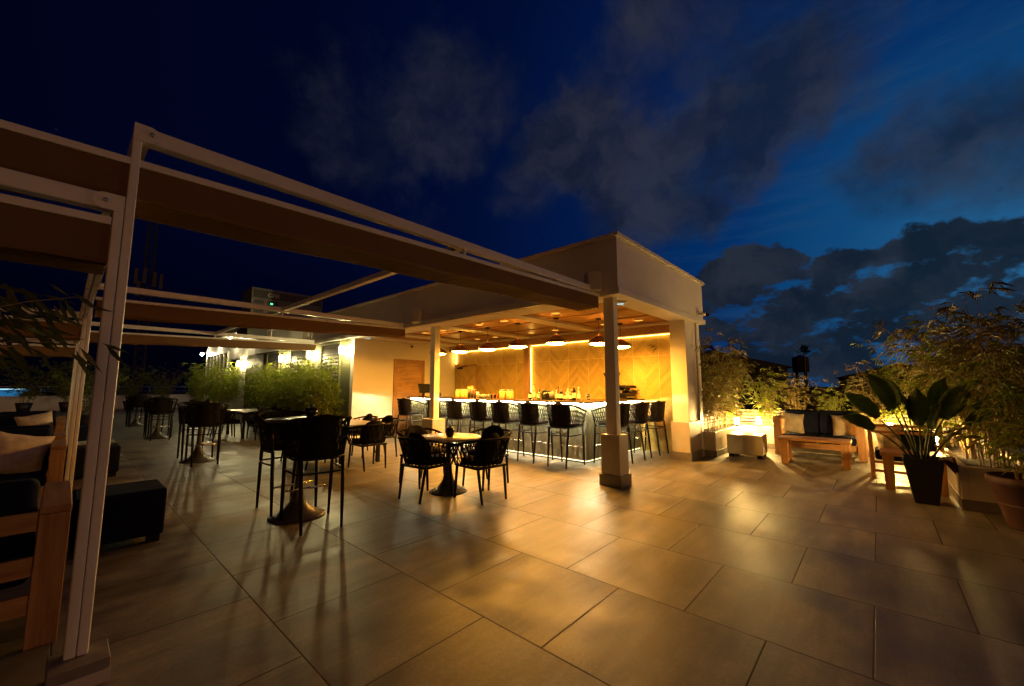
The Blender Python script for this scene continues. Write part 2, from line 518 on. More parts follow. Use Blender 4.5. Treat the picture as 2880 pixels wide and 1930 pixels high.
G_GREEN = glowmat('green_display_glow', (.10, 1.0, .40), 2.2)
G_BLUE = glowmat('blue_sign_glow', (.02, .16, .36), 0.8)
G_CYAN = glowmat('pale_tube_glow', (.45, .85, 1.0), 1.6)
def glassy(name, col, rough=0.08, trans=0.75):
    m, nt, b, out = newmat(name)
    n = noise_n(nt, objco(nt), 14, 3, 0.5)
    setin(nt, b, 'Base Color', mixc(nt, 1.0, col, smooth(nt, n, .3, .7, .9, 1.1), 'MULTIPLY'))
    b.inputs['Roughness'].default_value = rough
    b.inputs['Transmission Weight'].default_value = trans
    b.inputs['IOR'].default_value = 1.35
    return m
BOT_CLEAR = glassy('clear_bottle_glass', (.86, .88, .84))
BOT_AMBER = glassy('amber_bottle_glass', (.35, .14, .03), trans=0.55)
BOT_GREEN = glassy('green_bottle_glass', (.05, .22, .07), trans=0.55)
BOT_DARK = plain('dark_bottle_glass', (.012, .010, .008), 0.08, var=0.1)
PAPER = plain('paper_label', (.78, .74, .62), 0.7, var=0.1, scale=30)
REDM = plain('red_cap', (.30, .035, .03), 0.4)
JAR = plain('jar_filling', (.62, .42, .14), 0.35, var=0.45, scale=26)

# ------------------------------------------------------------------ mesh helpers
class MB:
    def __init__(self):
        self.v, self.f, self.s = [], [], []
    def add(self, vs, fs, smooth=False):
        o = len(self.v)
        self.v += [tuple(p) for p in vs]
        self.f += [tuple(i + o for i in q) for q in fs]
        self.s += [smooth] * len(fs)
        return self
    def box(self, x0, y0, z0, x1, y1, z1):
        vs = [(x0, y0, z0), (x1, y0, z0), (x1, y1, z0), (x0, y1, z0), (x0, y0, z1), (x1, y0, z1), (x1, y1, z1), (x0, y1, z1)]
        return self.add(vs, [(0, 3, 2, 1), (4, 5, 6, 7), (0, 1, 5, 4), (1, 2, 6, 5), (2, 3, 7, 6), (3, 0, 4, 7)])
    def hexa(self, p):
        return self.add(p, [(0, 3, 2, 1), (4, 5, 6, 7), (0, 1, 5, 4), (1, 2, 6, 5), (2, 3, 7, 6), (3, 0, 4, 7)])
    def bar(self, a, b, w, h=None, up=(0, 0, 1)):
        """square bar between two points"""
        h = h or w
        a, b = Vector(a), Vector(b)
        d = (b - a).normalized()
        x = d.cross(Vector(up))
        if x.length < 1e-4:
            x = d.cross(Vector((0, 1, 0)))
        x.normalize()
        y = x.cross(d)
        p = []
        for c in (a, b):
            for sx, sy in ((-1, -1), (1, -1), (1, 1), (-1, 1)):
                p.append(c + x * (sx * w / 2) + y * (sy * h / 2))
        return self.hexa(p)
    def tube(self, pts, r, n=8, closed=False, cap=True):
        pts = [Vector(p) for p in pts]
        k = len(pts)
        rs = r if isinstance(r, (list, tuple)) else [r] * k
        vs, fs = [], []
        prev = None
        for i, p in enumerate(pts):
            if closed:
                d = pts[(i + 1) % k] - pts[i - 1]
            else:
                d = pts[min(i + 1, k - 1)] - pts[max(i - 1, 0)]
            if d.length < 1e-9:
                d = Vector((0, 0, 1))
            d.normalize()
            if prev is None:
                x = d.orthogonal().normalized()
            else:
                x = prev - d * prev.dot(d)
                x = x.normalized() if x.length > 1e-6 else d.orthogonal().normalized()
            prev = x
            y = d.cross(x)
            for j in range(n):
                a = 2 * pi * j / n
                vs.append(p + (x * cos(a) + y * sin(a)) * rs[i])
        m = k if closed else k - 1
        for i in range(m):
            for j in range(n):
                a, b = i * n + j, i * n + (j + 1) % n
                c, d2 = ((i + 1) % k) * n + (j + 1) % n, ((i + 1) % k) * n + j
                fs.append((a, b, c, d2))
        if cap and not closed:
            fs.append(tuple(reversed(range(n))))
            fs.append(tuple(range((k - 1) * n, k * n)))
        return self.add(vs, fs, n > 4)
    def lathe(self, prof, n=24, c=(0, 0, 0), cap=True):
        vs, fs = [], []
        for r, z in prof:
            for j in range(n):
                a = 2 * pi * j / n
                vs.append((c[0] + r * cos(a), c[1] + r * sin(a), c[2] + z))
        for i in range(len(prof) - 1):
            for j in range(n):
                fs.append((i * n + j, i * n + (j + 1) % n, (i + 1) * n + (j + 1) % n, (i + 1) * n + j))
        if cap:
            if prof[0][0] > 1e-4:
                fs.append(tuple(reversed(range(n))))
            if prof[-1][0] > 1e-4:
                fs.append(tuple(range((len(prof) - 1) * n, len(prof) * n)))
        return self.add(vs, fs, True)
    def grid(self, fn, nu, nv, smooth=True, closeu=False):
        vs = [fn(i / (nu if closeu else nu - 1), j / (nv - 1)) for i in range(nu) for j in range(nv)]
        fs = []
        for i in range(nu if closeu else nu - 1):
            for j in range(nv - 1):
                a, b = i * nv + j, ((i + 1) % nu) * nv + j
                fs.append((a, b, b + 1, a + 1))
        return self.add(vs, fs, smooth)
    def extrude_x(self, prof, x0, x1, smooth=False):
        n = len(prof)
        vs = [(x0, y, z) for y, z in prof] + [(x1, y, z) for y, z in prof]
        fs = [(i, (i + 1) % n, n + (i + 1) % n, n + i) for i in range(n)]
        fs += [tuple(reversed(range(n))), tuple(range(n, 2 * n))]
        return self.add(vs, fs, smooth)
    def build(self, name, mat, parent=None, bevel=0.0, seg=2, props=None, solid=0.0, sub=0):
        me = bpy.data.meshes.new(name)
        off = Vector((0, 0, 0))
        p = parent
        while p is not None:
            off += p.location
            p = p.parent
        me.from_pydata([(x - off.x, y - off.y, z - off.z) for x, y, z in self.v], [], self.f)
        me.polygons.foreach_set('use_smooth', self.s)
        me.materials.append(mat)
        me.update()
        o = bpy.data.objects.new(name, me)
        COL.objects.link(o)
        if parent is not None:
            o.parent = parent
        if solid:
            md = o.modifiers.new('solid', 'SOLIDIFY')
            md.thickness = solid
            md.offset = 0
        if sub:
            md = o.modifiers.new('sub', 'SUBSURF')
            md.levels = md.render_levels = sub
        if bevel:
            md = o.modifiers.new('bevel', 'BEVEL')
            md.width = bevel
            md.segments = seg
            md.limit_method = 'ANGLE'
            md.angle_limit = radians(40)
            for q in me.polygons:
                q.use_smooth = True
            w = o.modifiers.new('wn', 'WEIGHTED_NORMAL')
            w.keep_sharp = True
        if props:
            tag(o, *props)
        return o

def tag(o, label, cat, group=None):
    o['label'] = label
    o['category'] = cat
    if group:
        o['group'] = group
    return o

def thing(name, label, cat, loc=(0, 0, 0), rz=0.0, group=None):
    o = bpy.data.objects.new(name, None)
    COL.objects.link(o)
    o.empty_display_size = 0.1
    o.location = loc
    o.rotation_euler = (0, 0, rz)
    return tag(o, label, cat, group)

def struct(o):
    o['kind'] = 'structure'
    return o

def _copy(o, parent):
    c = o.copy()
    COL.objects.link(c)
    c.parent = parent
    for ch in o.children:
        _copy(ch, c)
    return c

def dup(root, loc, rz=0.0, label=None, group=None, scale=None):
    r = _copy(root, None)
    r.location = loc
    r.rotation_euler = (0, 0, rz)
    if label:
        r['label'] = label
    if group:
        r['group'] = group
    if scale:
        r.scale = (scale, scale, scale)
    return r

class Proto:
    """the first placing moves the built thing itself, later ones copy it"""
    def __init__(self, root):
        self.root, self.used = root, False
    def put(self, loc, rz, label, group=None, scale=None):
        if not self.used:
            self.used = True
            r = self.root
            r.location = loc
            r.rotation_euler = (0, 0, rz)
            r['label'] = label
            if group:
                r['group'] = group
            if scale:
                r.scale = (scale, scale, scale)
            return r
        return dup(self.root, loc, rz, label, group, scale)

# ------------------------------------------------------------------ setting: terrace and ground
struct(MB().box(-16, -9, -0.35, 15, 37.4, 0).build('terrace_floor', FLOOR))
struct(MB().add([(-1500, -1500, -9), (1500, -1500, -9), (1500, 1500, -9), (-1500, 1500, -9)], [(0, 1, 2, 3)]).build('ground', GROUND))
base = MB().box(-16, -9, -8.98, 15, 37.4, -0.354).build('lower_building', FARW)
tag(base, 'building block beneath the tiled roof terrace', 'building')

# ------------------------------------------------------------------ bar pavilion
PV = thing('bar_pavilion', 'flat roofed open bar pavilion with white fascia and ribbed wood ceiling', 'pavilion', (7.1, 6.7, 0))
FX, FY, FX1, FY1 = 5.32, 2.72, 9.22, 19.4       # fascia planes
ZC = 2.77
m = MB()
m.box(FX, FY, 2.87, FX1, FY + 0.12, 3.64)                      # right fascia
m.box(FX, FY + 0.12, 2.87, FX + 0.12, FY1, 3.64)               # left fascia
m.box(FX1 - 0.12, FY + 0.12, 2.87, FX1, 11.2, 3.64)
m.build('fascia', WHITE, PV)
m = MB()
m.box(FX - 0.035, FY - 0.035, ZC, FX1 + 0.035, FY + 0.10, 2.868)
m.box(FX - 0.035, FY + 0.10, ZC, FX + 0.10, 10.73, 2.868)
m.box(FX - 0.035, 10.73, 2.80, FX + 0.10, FY1, 2.868)
m.build('trim', WHITE, PV, bevel=0.006)
m = MB()
m.box(FX - 0.05, FY - 0.05, 3.642, FX1 + 0.05, FY + 0.16, 3.70)
m.box(FX - 0.05, FY + 0.16, 3.642, FX + 0.16, FY1, 3.70)
m.box(FX1 - 0.16, FY + 0.16, 3.642, FX1 + 0.05, 11.2, 3.70)
m.build('coping', WHITE, PV, bevel=0.006)
MB().box(FX + 0.122, FY + 0.122, 3.40, FX1 - 0.122, FY1, 3.48).build('roof', ROOFD, PV)
# ceiling: white soffit grid with four recessed coffers
COF = [(3.10, 4.95), (5.30, 7.05), (7.40, 9.08), (9.42, 10.16)]
CX0, CX1 = 5.72, 8.52
m = MB()
zt = ZC + 0.09
m.box(FX + 0.10, FY + 0.10, ZC + 0.001, CX0, 10.728, zt)
m.box(CX1, FY + 0.10, ZC + 0.001, 9.20, 10.728, zt)
ys = [FY + 0.10] + [v for a in COF for v in a] + [10.728]
for i in range(0, len(ys), 2):
    m.box(CX0, ys[i], ZC + 0.001, CX1, ys[i + 1], zt)
m.build('ceiling', WHITE, PV)
for a, b in COF:
    g = 0.045
    MB().box(CX0, a, zt + 0.002, CX1, b, zt + 0.03).build('coffer_recess', SHUT, PV)
    fr = MB()
    # light wood frame floating in the recess, then three ribbed panels
    z0, z1 = ZC + 0.035, ZC + 0.07
    fr.box(CX0 + g, a + g, z0, CX1 - g, a + g + 0.07, z1)
    fr.box(CX0 + g, b - g - 0.07, z0, CX1 - g, b - g, z1)
    w = (CX1 - CX0 - 2 * g)
    xs = [CX0 + g + w * k for k in (0, 0.025, 0.335, 0.385, 0.655, 0.685, 0.975, 1)]
    for k in range(0, 8, 2):
        fr.box(xs[k], a + g + 0.07, z0, xs[k + 1], b - g - 0.07, z1)
    f = fr.build('coffer_frame', TEAKY, PV)
    for k in (1, 3, 5):
        MB().box(xs[k] + .001, a + g + 0.071, z0 + 0.014, xs[k + 1] - .001, b - g - 0.071, z1 + 0.01).build('ribbed_panel', SLATS, f)
# rear chevron tile wall and white side wall
WX = 8.96
MB().box(WX, 2.98, 0, 9.20, 10.73, ZC).build('chevron_wall', WALLTILE, PV)
MB().box(FX + 0.01, 10.732, 0, 9.20, 10.90, ZC + 0.002).build('side_wall', WALLW, PV)
MB().box(WX - 0.27, 3.13, 2.60, WX - 0.02, 10.73, ZC - 0.002).build('pelmet', DOORW, PV)
MB().box(WX - 0.14, 7.33, 0.0, WX - 0.002, 7.52, 2.598).build('pilaster', DOORZ, PV)
MB().box(8.42, 2.995, 0.70, 8.958, 3.125, ZC - 0.003).build('end_return', DOORZ, PV)
m = MB().box(WX - 0.05, 3.18, 2.585, WX - 0.03, 7.30, 2.597).box(WX - 0.05, 7.56, 2.585, WX - 0.03, 10.70, 2.597)
m.build('led_strip', G_WALL, PV)
MB().box(WX - 0.022, 3.128, 0.08, WX - 0.006, 3.14, 2.55).build('led_strip', G_WALL, PV)
MB().box(WX - 0.05, 7.315, 1.15, WX - 0.03, 7.327, 2.55).build('led_strip', G_WALL, PV)
MB().box(WX - 0.05, 7.523, 1.15, WX - 0.03, 7.533, 2.55).build('led_strip', G_WALL, PV)
MB().box(WX - 0.05, 10.62, 2.20, WX - 0.03, 10.64, 2.56).build('led_strip', G_WALL, PV)
# flush service door in the tiled wall
d = MB().box(WX - 0.030, 9.68, 0.0, WX - 0.004, 10.62, 2.10).build('service_door', WALLTILE, PV)
MB().box(WX - 0.036, 9.62, 0, WX - 0.003, 9.675, 2.16).box(WX - 0.036, 9.675, 2.105, WX - 0.003, 10.66, 2.16).build('door_frame', DOORZ, d)
MB().box(WX - 0.09, 10.30, 2.02, WX - 0.031, 10.52, 2.075).bar((WX - .10, 10.4, 2.07), (WX - .07, 10.05, 2.12), .018).build('door_closer', BLACKM, d)
# wooden door in the white wall
d = MB().box(6.70, 10.700, 0.0, 7.58, 10.728, 2.14).build('door', DOORW, PV, bevel=0.004)
m = MB().box(6.58, 10.688, 0, 6.698, 10.730, 2.26).box(7.582, 10.688, 0, 7.68, 10.730, 2.26).box(6.698, 10.688, 2.142, 7.582, 10.730, 2.26)
m.build('door_frame', DOORZ, d, bevel=0.004)
m = MB()
for a, b in ((0.12, 0.72), (0.82, 1.30), (1.40, 2.02)):
    m.box(6.84, 10.694, a, 7.44, 10.701, b)
m.build('door_panel', DOORW, d, bevel=0.003)
MB().tube([(6.78, 10.70, 1.02), (6.78, 10.65, 1.02), (6.90, 10.645, 1.02)], 0.011).lathe([(.028, 0), (.028, .006)], 12, (6.78, 10.69, 1.015)).build('handle', STEEL, d)
# columns with clad plinths
def column(x0, y0, x1, y1, px0, py0, px1, py1, h):
    c = MB().box(x0, y0, h - 0.005, x1, y1, ZC).build('column', WHITE, PV, bevel=0.008)
    MB().box(px0, py0, 0.12, px1, py1, h).build('plinth', PLINTH, c, bevel=0.006)
    e = 0.025
    MB().box(px0 - e, py0 - e, 0, px1 + e, py1 + e, 0.16).build('skirting', SKIRT, c, bevel=0.004)
column(5.45, 2.87, 5.58, 3.04, 5.385, 2.80, 5.66, 3.10, 0.725)
column(5.47, 7.26, 5.62, 7.42, 5.36, 7.14, 5.70, 7.52, 0.725)
column(8.30, 2.80, 8.72, 3.12, 8.20, 2.77, 8.86, 3.125, 0.735)
MB().box(8.725, 2.80, 0.0, 9.16, 2.975, ZC).build('corner_pier', WHITE, PV, bevel=0.006)
MB().box(8.88, 2.765, 0.0, 8.99, 2.795, ZC - 0.005).build('downpipe', ALU, PV, bevel=0.01)
# recessed ceiling spots: a small frosted lens in each outer panel
n = 0
for (a, b) in COF[:3]:
    for px in (0.17, 0.83):
        for py in (0.30, 0.74):
            x, y = CX0 + (CX1 - CX0) * px, a + (b - a) * py
            r = thing('ceiling_spot', 'small glowing spot lamp set in the ribbed wood ceiling over the bar', 'ceiling lamp', (x, y, ZC + 0.049), 0, 'spot lamps in the pavilion ceiling')
            MB().lathe([(.10, 0), (.10, -.004), (.088, -.005)], 24, (x, y, ZC + 0.049), False).build('trim_ring', STEEL, r)
            MB().lathe([(.088, -.002), (.05, -.006), (.0, -.009)], 20, (x, y, ZC + 0.049), False).build('lens', G_SPOT, r)

# ------------------------------------------------------------------ small fittings on the pavilion
def speaker(loc, rz, label):
    r = thing('wall_speaker', label, 'speaker', (0, 0, 0), 0, 'speakers on the white fascia')
    b = MB().box(-0.11, -0.02, -0.15, 0.11, 0.14, 0.15).build('cabinet', SPEAK, r, bevel=0.025, seg=3)
    MB().box(-0.093, -0.028, -0.132, 0.093, -0.0205, 0.132).build('grille', GRILLE, r, bevel=0.018)
    MB().bar((0, 0.14, 0), (0, 0.24, 0), 0.05).box(-.05, .235, -.06, .05, .25, .06).build('bracket', BLACKM, r)
    r.location, r.rotation_euler = loc, (radians(-8), 0, rz)
speaker((5.10, 2.98, 2.97), radians(-38), 'white loudspeaker on the fascia corner above the near column')
speaker((5.12, 7.50, 2.99), radians(-50), 'white loudspeaker on the fascia above the slim far column')
speaker((5.12, 13.60, 3.08), radians(-50), 'shadowed loudspeaker high on the fascia above the bamboo wall')
r = thing('security_camera', 'white bullet camera with black lens on the right end of fascia', 'camera', (8.86, 2.72, 2.96))
MB().box(8.80, 2.70, 2.90, 8.90, 2.719, 3.02).build('mount', SPEAK, r, bevel=0.008)
MB().tube([(8.85, 2.72, 2.96), (8.86, 2.64, 2.95), (8.92, 2.58, 2.93)], [.02, .03, .036], 14).build('housing', SPEAK, r)
MB().tube([(8.915, 2.585, 2.932), (8.965, 2.535, 2.915)], [.037, .034], 14).build('lens', BLACKM, r)
r = thing('dome_camera', 'white dome camera under the ceiling beside the right column', 'camera', (8.50, 3.03, ZC))
MB().lathe([(.055, 0), (.055, -.075), (.045, -.085)], 20, (8.50, 3.03, ZC)).build('housing', SPEAK, r)
MB().lathe([(.034, -.085), (.03, -.11), (.012, -.125), (0, -.127)], 16, (8.50, 3.03, ZC)).build('lens', BLACKM, r)
r = thing('dome_camera', 'dark eyed dome camera high on the white wall above the door', 'camera', (7.16, 10.70, 2.70))
MB().lathe([(.06, .0), (.055, -.03), (.04, -.05)], 16, (7.16, 10.66, 2.73)).build('housing', SPEAK, r)
MB().lathe([(.04, -.05), (.03, -.085), (0, -.10)], 14, (7.16, 10.66, 2.73)).build('lens', BLACKM, r)
def disc(loc, label):
    r = thing('access_point', label, 'wifi box', loc)
    x, y, z = loc
    MB().lathe([(.11, 0), (.105, -.018), (.06, -.032), (0, -.034)], 28, loc).build('housing', SPEAK, r)
    MB().lathe([(.052, -.0335), (.052, -.0365), (.044, -.0365), (.044, -.0335)], 24, loc, False).build('status_ring', G_CYAN, r)
disc((5.86, 2.96, ZC), 'round white ceiling disc with a pale ring beside the near column')
disc((5.51, 10.30, ZC), 'round white ceiling disc with a pale ring near the wooden door wall')

# ------------------------------------------------------------------ pendants over the counter
r = thing('pendant_lamp', 'x', 'pendant lamp')
MB().lathe([(0.055, 0), (0.055, -0.028)], 20).build('canopy', BLACKM, r)
MB().tube([(0, 0, -0.02), (0, 0, -0.345)], 0.004, 6).build('cord', BLACKM, r)
s = MB().lathe([(.035, -.335), (.045, -.345), (.195, -.435), (.212, -.452), (.205, -.505), (.198, -.505), (.200, -.455), (.185, -.442), (.04, -.355)], 36, cap=False).build('shade', SHADE, r)
MB().lathe([(.197, -.498), (.17, -.512), (.10, -.532), (.0, -.54)], 28, cap=False).build('diffuser', G_PEND, r)
P = Proto(r)
for (x, y), lab in zip([(7.88, 4.00), (7.01, 4.02), (6.38, 4.60), (6.39, 5.60), (6.39, 6.52), (6.37, 7.45), (6.38, 8.32)],
        ['copper brown pendant just right of the near white column', 'copper brown pendant partly behind the near white column', 'largest looking pendant, over the outer corner of the counter',
         'fourth pendant counted from the near white column', 'fifth pendant counted from the near white column', 'pendant right beside the one cut by the slim far column', 'pendant half hidden by the slim far column']):
    P.put((x, y, ZC), 0, lab, 'pendant lamps above the bar counter')

# ------------------------------------------------------------------ bar counter
BC = thing('bar_counter', 'long corner bar with chevron tile front, dark top and glowing edge', 'bar counter', (6.9, 6.8, 0))
BX, BY, BXE, BYE = 6.62, 4.11, 8.95, 9.80
m = MB().box(BX, BY + 0.004, 0.05, BX + 0.12, BYE, 1.085)
m.build('front_panel', BARTILE, BC)
MB().box(BX + 0.002, BY, 0.05, BXE, BY + 0.12, 1.084).build('side_panel', BARTILE_X, BC)
MB().box(BX + 0.06, BY + 0.06, 0, BX + 0.11, BYE - 0.02, 0.05).box(BX + 0.11, BY + 0.06, 0, BXE, BY + 0.11, 0.05).build('toe_kick', BLACKM, BC)
m = MB()
o_ = 0.13
m.add([(BX - o_, BY - o_, 1.11), (BXE, BY - o_, 1.11), (BXE, BY + .56, 1.11), (BX + .62, BY + .56, 1.11), (BX + .62, BYE + .05, 1.11), (BX - o_, BYE + .05, 1.11),
       (BX - o_, BY - o_, 1.15), (BXE, BY - o_, 1.15), (BXE, BY + .56, 1.15), (BX + .62, BY + .56, 1.15), (BX + .62, BYE + .05, 1.15), (BX - o_, BYE + .05, 1.15)],
      [(5, 4, 3, 2, 1, 0), (6, 7, 8, 9, 10, 11), (0, 1, 7, 6), (1, 2, 8, 7), (2, 3, 9, 8), (3, 4, 10, 9), (4, 5, 11, 10), (5, 0, 6, 11)])
m.build('countertop', CTOP, BC, bevel=0.008)
MB().box(BX + 0.12, BY + 0.12, 1.086, BX + 0.55, BYE, 1.108).box(BX + 0.55, BY + .12, 1.086, BXE, BY + .5, 1.108).build('top_support', BLACKM, BC)
m = MB().box(BX - 0.026, BY - 0.012, 1.090, BX - 0.010, BYE, 1.108).box(BX - 0.010, BY - 0.026, 1.090, BXE - 0.02, BY - 0.010, 1.108)
m.build('edge_light', G_COUNT, BC)
m = MB().box(BX + 0.02, BY + 0.03, 0.030, BX + 0.045, BYE - .03, 0.048).box(BX + 0.045, BY + 0.02, 0.030, BXE - 0.02, BY + 0.045, 0.048)
m.build('toe_light', G_TOE, BC)
MB().box(7.9, 5.0, 0, 8.86, 7.2, 0.90).box(7.9, 7.6, 0, 8.86, 9.5, 0.90).build('back_shelf', STEEL, BC, bevel=0.006)

# ------------------------------------------------------------------ things on the bar
ZB = 1.151
r = thing('till_monitor', 'black till screen tilted on the far end of the counter', 'monitor', (6.90, 9.72, ZB))
s = MB()
s.hexa([(6.90 + a, 9.72 + b, ZB + c) for a, b, c in ((-.14, -.08, .10), (.20, -.16, .10), (.20, -.13, .10), (-.14, -.05, .10), (-.14, -.02, .36), (.20, -.10, .36), (.20, -.07, .36), (-.14, .01, .36))])
s.build('screen', GLASSD, r, bevel=0.006)
MB().box(6.84, 9.66, ZB, 7.02, 9.80, ZB + .02).bar((6.93, 9.70, ZB), (6.93, 9.64, ZB + .18), .05).build('stand', BLACKM, r)
for k, (x, y) in enumerate(((6.92, 8.95), (6.86, 8.86))):
    r = thing('mug', ('tall dark cup' if k == 0 else 'short dark cup') + ' standing on the counter right of the slim column', 'cup', (x, y, ZB))
    MB().lathe([(.04, 0), (.042, .13 - .03 * k), (.037, .13 - .03 * k), (.035, .01)], 16, (x, y, ZB)).build('body', CERAM, r)
    MB().tube([(x + .04, y, ZB + .03), (x + .075, y, ZB + .05), (x + .04, y, ZB + .09)], .006).build('handle', CERAM, r)
tag(MB().box(6.78, 8.45, ZB, 6.98, 8.75, ZB + .012).build('tray', BLACKM, bevel=0.005), 'thin black tray lying on the counter beside the dark cups', 'tray')
def jar(x, y, r0, h, lab):
    r = thing('fruit_jar', lab, 'jar', (x, y, ZB), 0, 'glass jars of dried fruit on the bar')
    MB().lathe([(r0 * .92, 0), (r0, .01), (r0, h * .80), (r0 * .8, h * .88)], 20, (x, y, ZB)).build('body', JAR, r)
    MB().lathe([(r0 * .86, h * .86), (r0 * .92, h * .88), (r0 * .92, h), (0, h)], 20, (x, y, ZB)).build('lid', BOT_CLEAR, r)
for x, y, r0, h, lab in ((6.90, 8.12, .075, .21, 'leftmost dried fruit jar on the bar, nearest the slim column'), (6.93, 7.95, .075, .21, 'second dried fruit jar from the slim column'), (6.90, 7.78, .075, .21, 'third dried fruit jar, touching the dark cans'),
                         (6.88, 6.50, .085, .21, 'left jar of the pair near the pilaster'), (6.90, 6.30, .085, .21, 'right jar of the pair near the pilaster')):
    jar(x, y, r0, h, lab)
for k in range(6):
    x, y = 6.86 + .05 * (k % 2), 7.66 - .055 * k
    r = thing('straw_tin', ['purple tin of pale straws left of the other tins', 'second tall dark tin in the row of six', 'third tall dark tin in the row of six', 'fourth tall dark tin in the row of six', 'short brown tin fifth in the row of six', 'short pale tin ending the row of six'][k], 'tin', (x, y, ZB), 0, 'tins of straws on the bar')
    h = .21 if k < 4 else .15
    MB().lathe([(.030, 0), (.030, h), (.027, h), (.027, .02)], 14, (x, y, ZB)).build('body', [DARKM, REDM, DARKM, REDM, TERRA, PAPER][k], r)
    if k < 3:
        q = MB()
        for j in range(7):
            a = random.uniform(0, 6.28)
            q.tube([(x, y, ZB + .05), (x + .035 * cos(a), y + .045 * sin(a), ZB + h + random.uniform(.05, .10))], .0035, 5)
        q.build('straws', JAR, r)
for k in range(9):
    x, y = 6.84 + .09 * (k % 3), 7.30 - .085 * (k // 3) - .012 * (k % 3)
    r = MB().lathe([(.028, 0), (.036, .09), (.033, .09), (.026, .008)], 14, (x, y, ZB)).build('tumbler', BOT_CLEAR)
    tag(r, 'clear tumbler among the rows of glasses on the bar', 'glass', 'clear tumblers in rows on the bar')
for k in range(4):
    x, y = 6.86 + .04 * (k % 2), 6.86 - .06 * k
    tag(MB().lathe([(.022, 0), (.026, .05), (.02, .08), (.02, .10), (0, .10)], 12, (x, y, ZB)).build('sauce_bottle', REDM if k % 2 else BOT_DARK), ['dark small bottle first in the short row left of the jars', 'red small bottle second in the short row left of the jars', 'dark small bottle third in the short row left of the jars', 'red small bottle touching the jar pair'][k], 'bottle', 'small bottles left of the jar pair')
def bottle(x, y, h, r0, mat, lab, cap, label=True):
    r = thing('liquor_bottle', lab, 'bottle', (x, y, ZB), 0, 'liquor bottles on the bar')
    MB().lathe([(r0 * .9, 0), (r0, .012), (r0, h * .58), (r0 * .55, h * .70), (.014, h * .78), (.013, h * .93)], 16, (x, y, ZB)).build('body', mat, r)
    MB().lathe([(.016, h * .92), (.016, h), (0, h)], 12, (x, y, ZB)).build('cap', cap, r)
    if label:
        MB().lathe([(r0 + .0015, h * .16), (r0 + .0015, h * .46)], 16, (x, y, ZB), False).build('label', PAPER, r)
BT = [(6.88, 5.68, .24, .034, BOT_DARK, 'short dark bottle leftmost of the liquor group', BLACKM), (6.92, 5.60, .33, .034, BOT_CLEAR, 'tall clear bottle near the bright wall strip', BLACKM),
      (6.94, 5.50, .27, .034, BOT_AMBER, 'amber bottle third from the wall strip', REDM), (6.90, 5.44, .22, .036, BOT_GREEN, 'squat green bottle left of the black machine', BLACKM), (6.95, 5.37, .25, .036, BOT_CLEAR, 'clear bottle touching the black machine on its left', REDM),
      (6.94, 5.02, .24, .034, BOT_CLEAR, 'clear bottle just right of the black machine', BLACKM), (6.92, 4.95, .28, .036, BOT_AMBER, 'amber bottle second to the right of the machine', BLACKM), (6.90, 4.87, .27, .042, BOT_DARK, 'broad dark bottle in the middle of the right group', REDM),
      (6.95, 4.80, .20, .040, BOT_AMBER, 'squat amber bottle with red top', REDM), (6.92, 4.71, .28, .036, BOT_CLEAR, 'clear bottle with green top', BOT_GREEN), (6.90, 4.62, .22, .042, BOT_AMBER, 'round amber bottle left of the tall black one', JAR),
      (6.90, 4.55, .32, .038, BOT_DARK, 'tallest black bottle on the bar', BLACKM), (6.94, 4.47, .27, .036, BOT_CLEAR, 'pale bottle ending the right group', PAPER)]
for x, y, h, r0, mt, lab, cap in BT:
    bottle(x, y, h, r0, mt, lab, cap)
r = thing('drinks_machine', 'black barrel shaped machine with grey side on the bar', 'machine', (6.90, 5.20, ZB))
MB().tube([(6.90, 5.32, ZB + .095), (6.90, 5.10, ZB + .095)], .092, 24).build('drum', CERAM, r)
MB().tube([(6.90, 5.098, ZB + .095), (6.90, 5.06, ZB + .095)], .098, 24).build('side_panel', GREYM, r)
MB().box(6.82, 5.08, ZB, 6.98, 5.32, ZB + .03).build('foot', BLACKM, r)
MB().box(6.83, 5.11, ZB + .18, 6.97, 5.31, ZB + .20).build('lid', STEEL, r)
# oval tap badge
r = thing('tap_badge', 'small oval white badge with dark bands on the counter corner', 'badge', (6.90, 4.22, ZB))
def badge_at(u, v, off):   # faces the corner (-X,-Y)
    c_, s_ = cos(radians(-45)), sin(radians(-45))
    return (6.90 + u * c_ + off * s_ * 1, 4.22 + u * s_ - off * c_, ZB + v)
q = MB()
rim = [(0.052 * cos(2 * pi * k / 28), 0.075 + 0.075 * sin(2 * pi * k / 28)) for k in range(28)]
vs = [badge_at(u, v, -.006) for u, v in rim] + [badge_at(u, v, .006) for u, v in rim]
q.add(vs, [tuple(range(28)), tuple(reversed(range(28, 56)))] + [(i, (i + 1) % 28, 28 + (i + 1) % 28, 28 + i) for i in range(28)])
q.build('plate', PAPER, r)
q = MB()
for pts in ([(-.042, .055), (.030, .080), (.044, .098), (-.038, .085)], [(-.026, .112), (.026, .112), (.018, .128), (-.018, .128)], [(-.028, .018), (.028, .018), (.034, .034), (-.034, .034)]):
    q.add([badge_at(u, v, .0075) for u, v in pts], [(0, 1, 2, 3)])
    q.add([badge_at(u, v, -.0075) for u, v in pts], [(3, 2, 1, 0)])
q.build('bands', BLACKM, r)
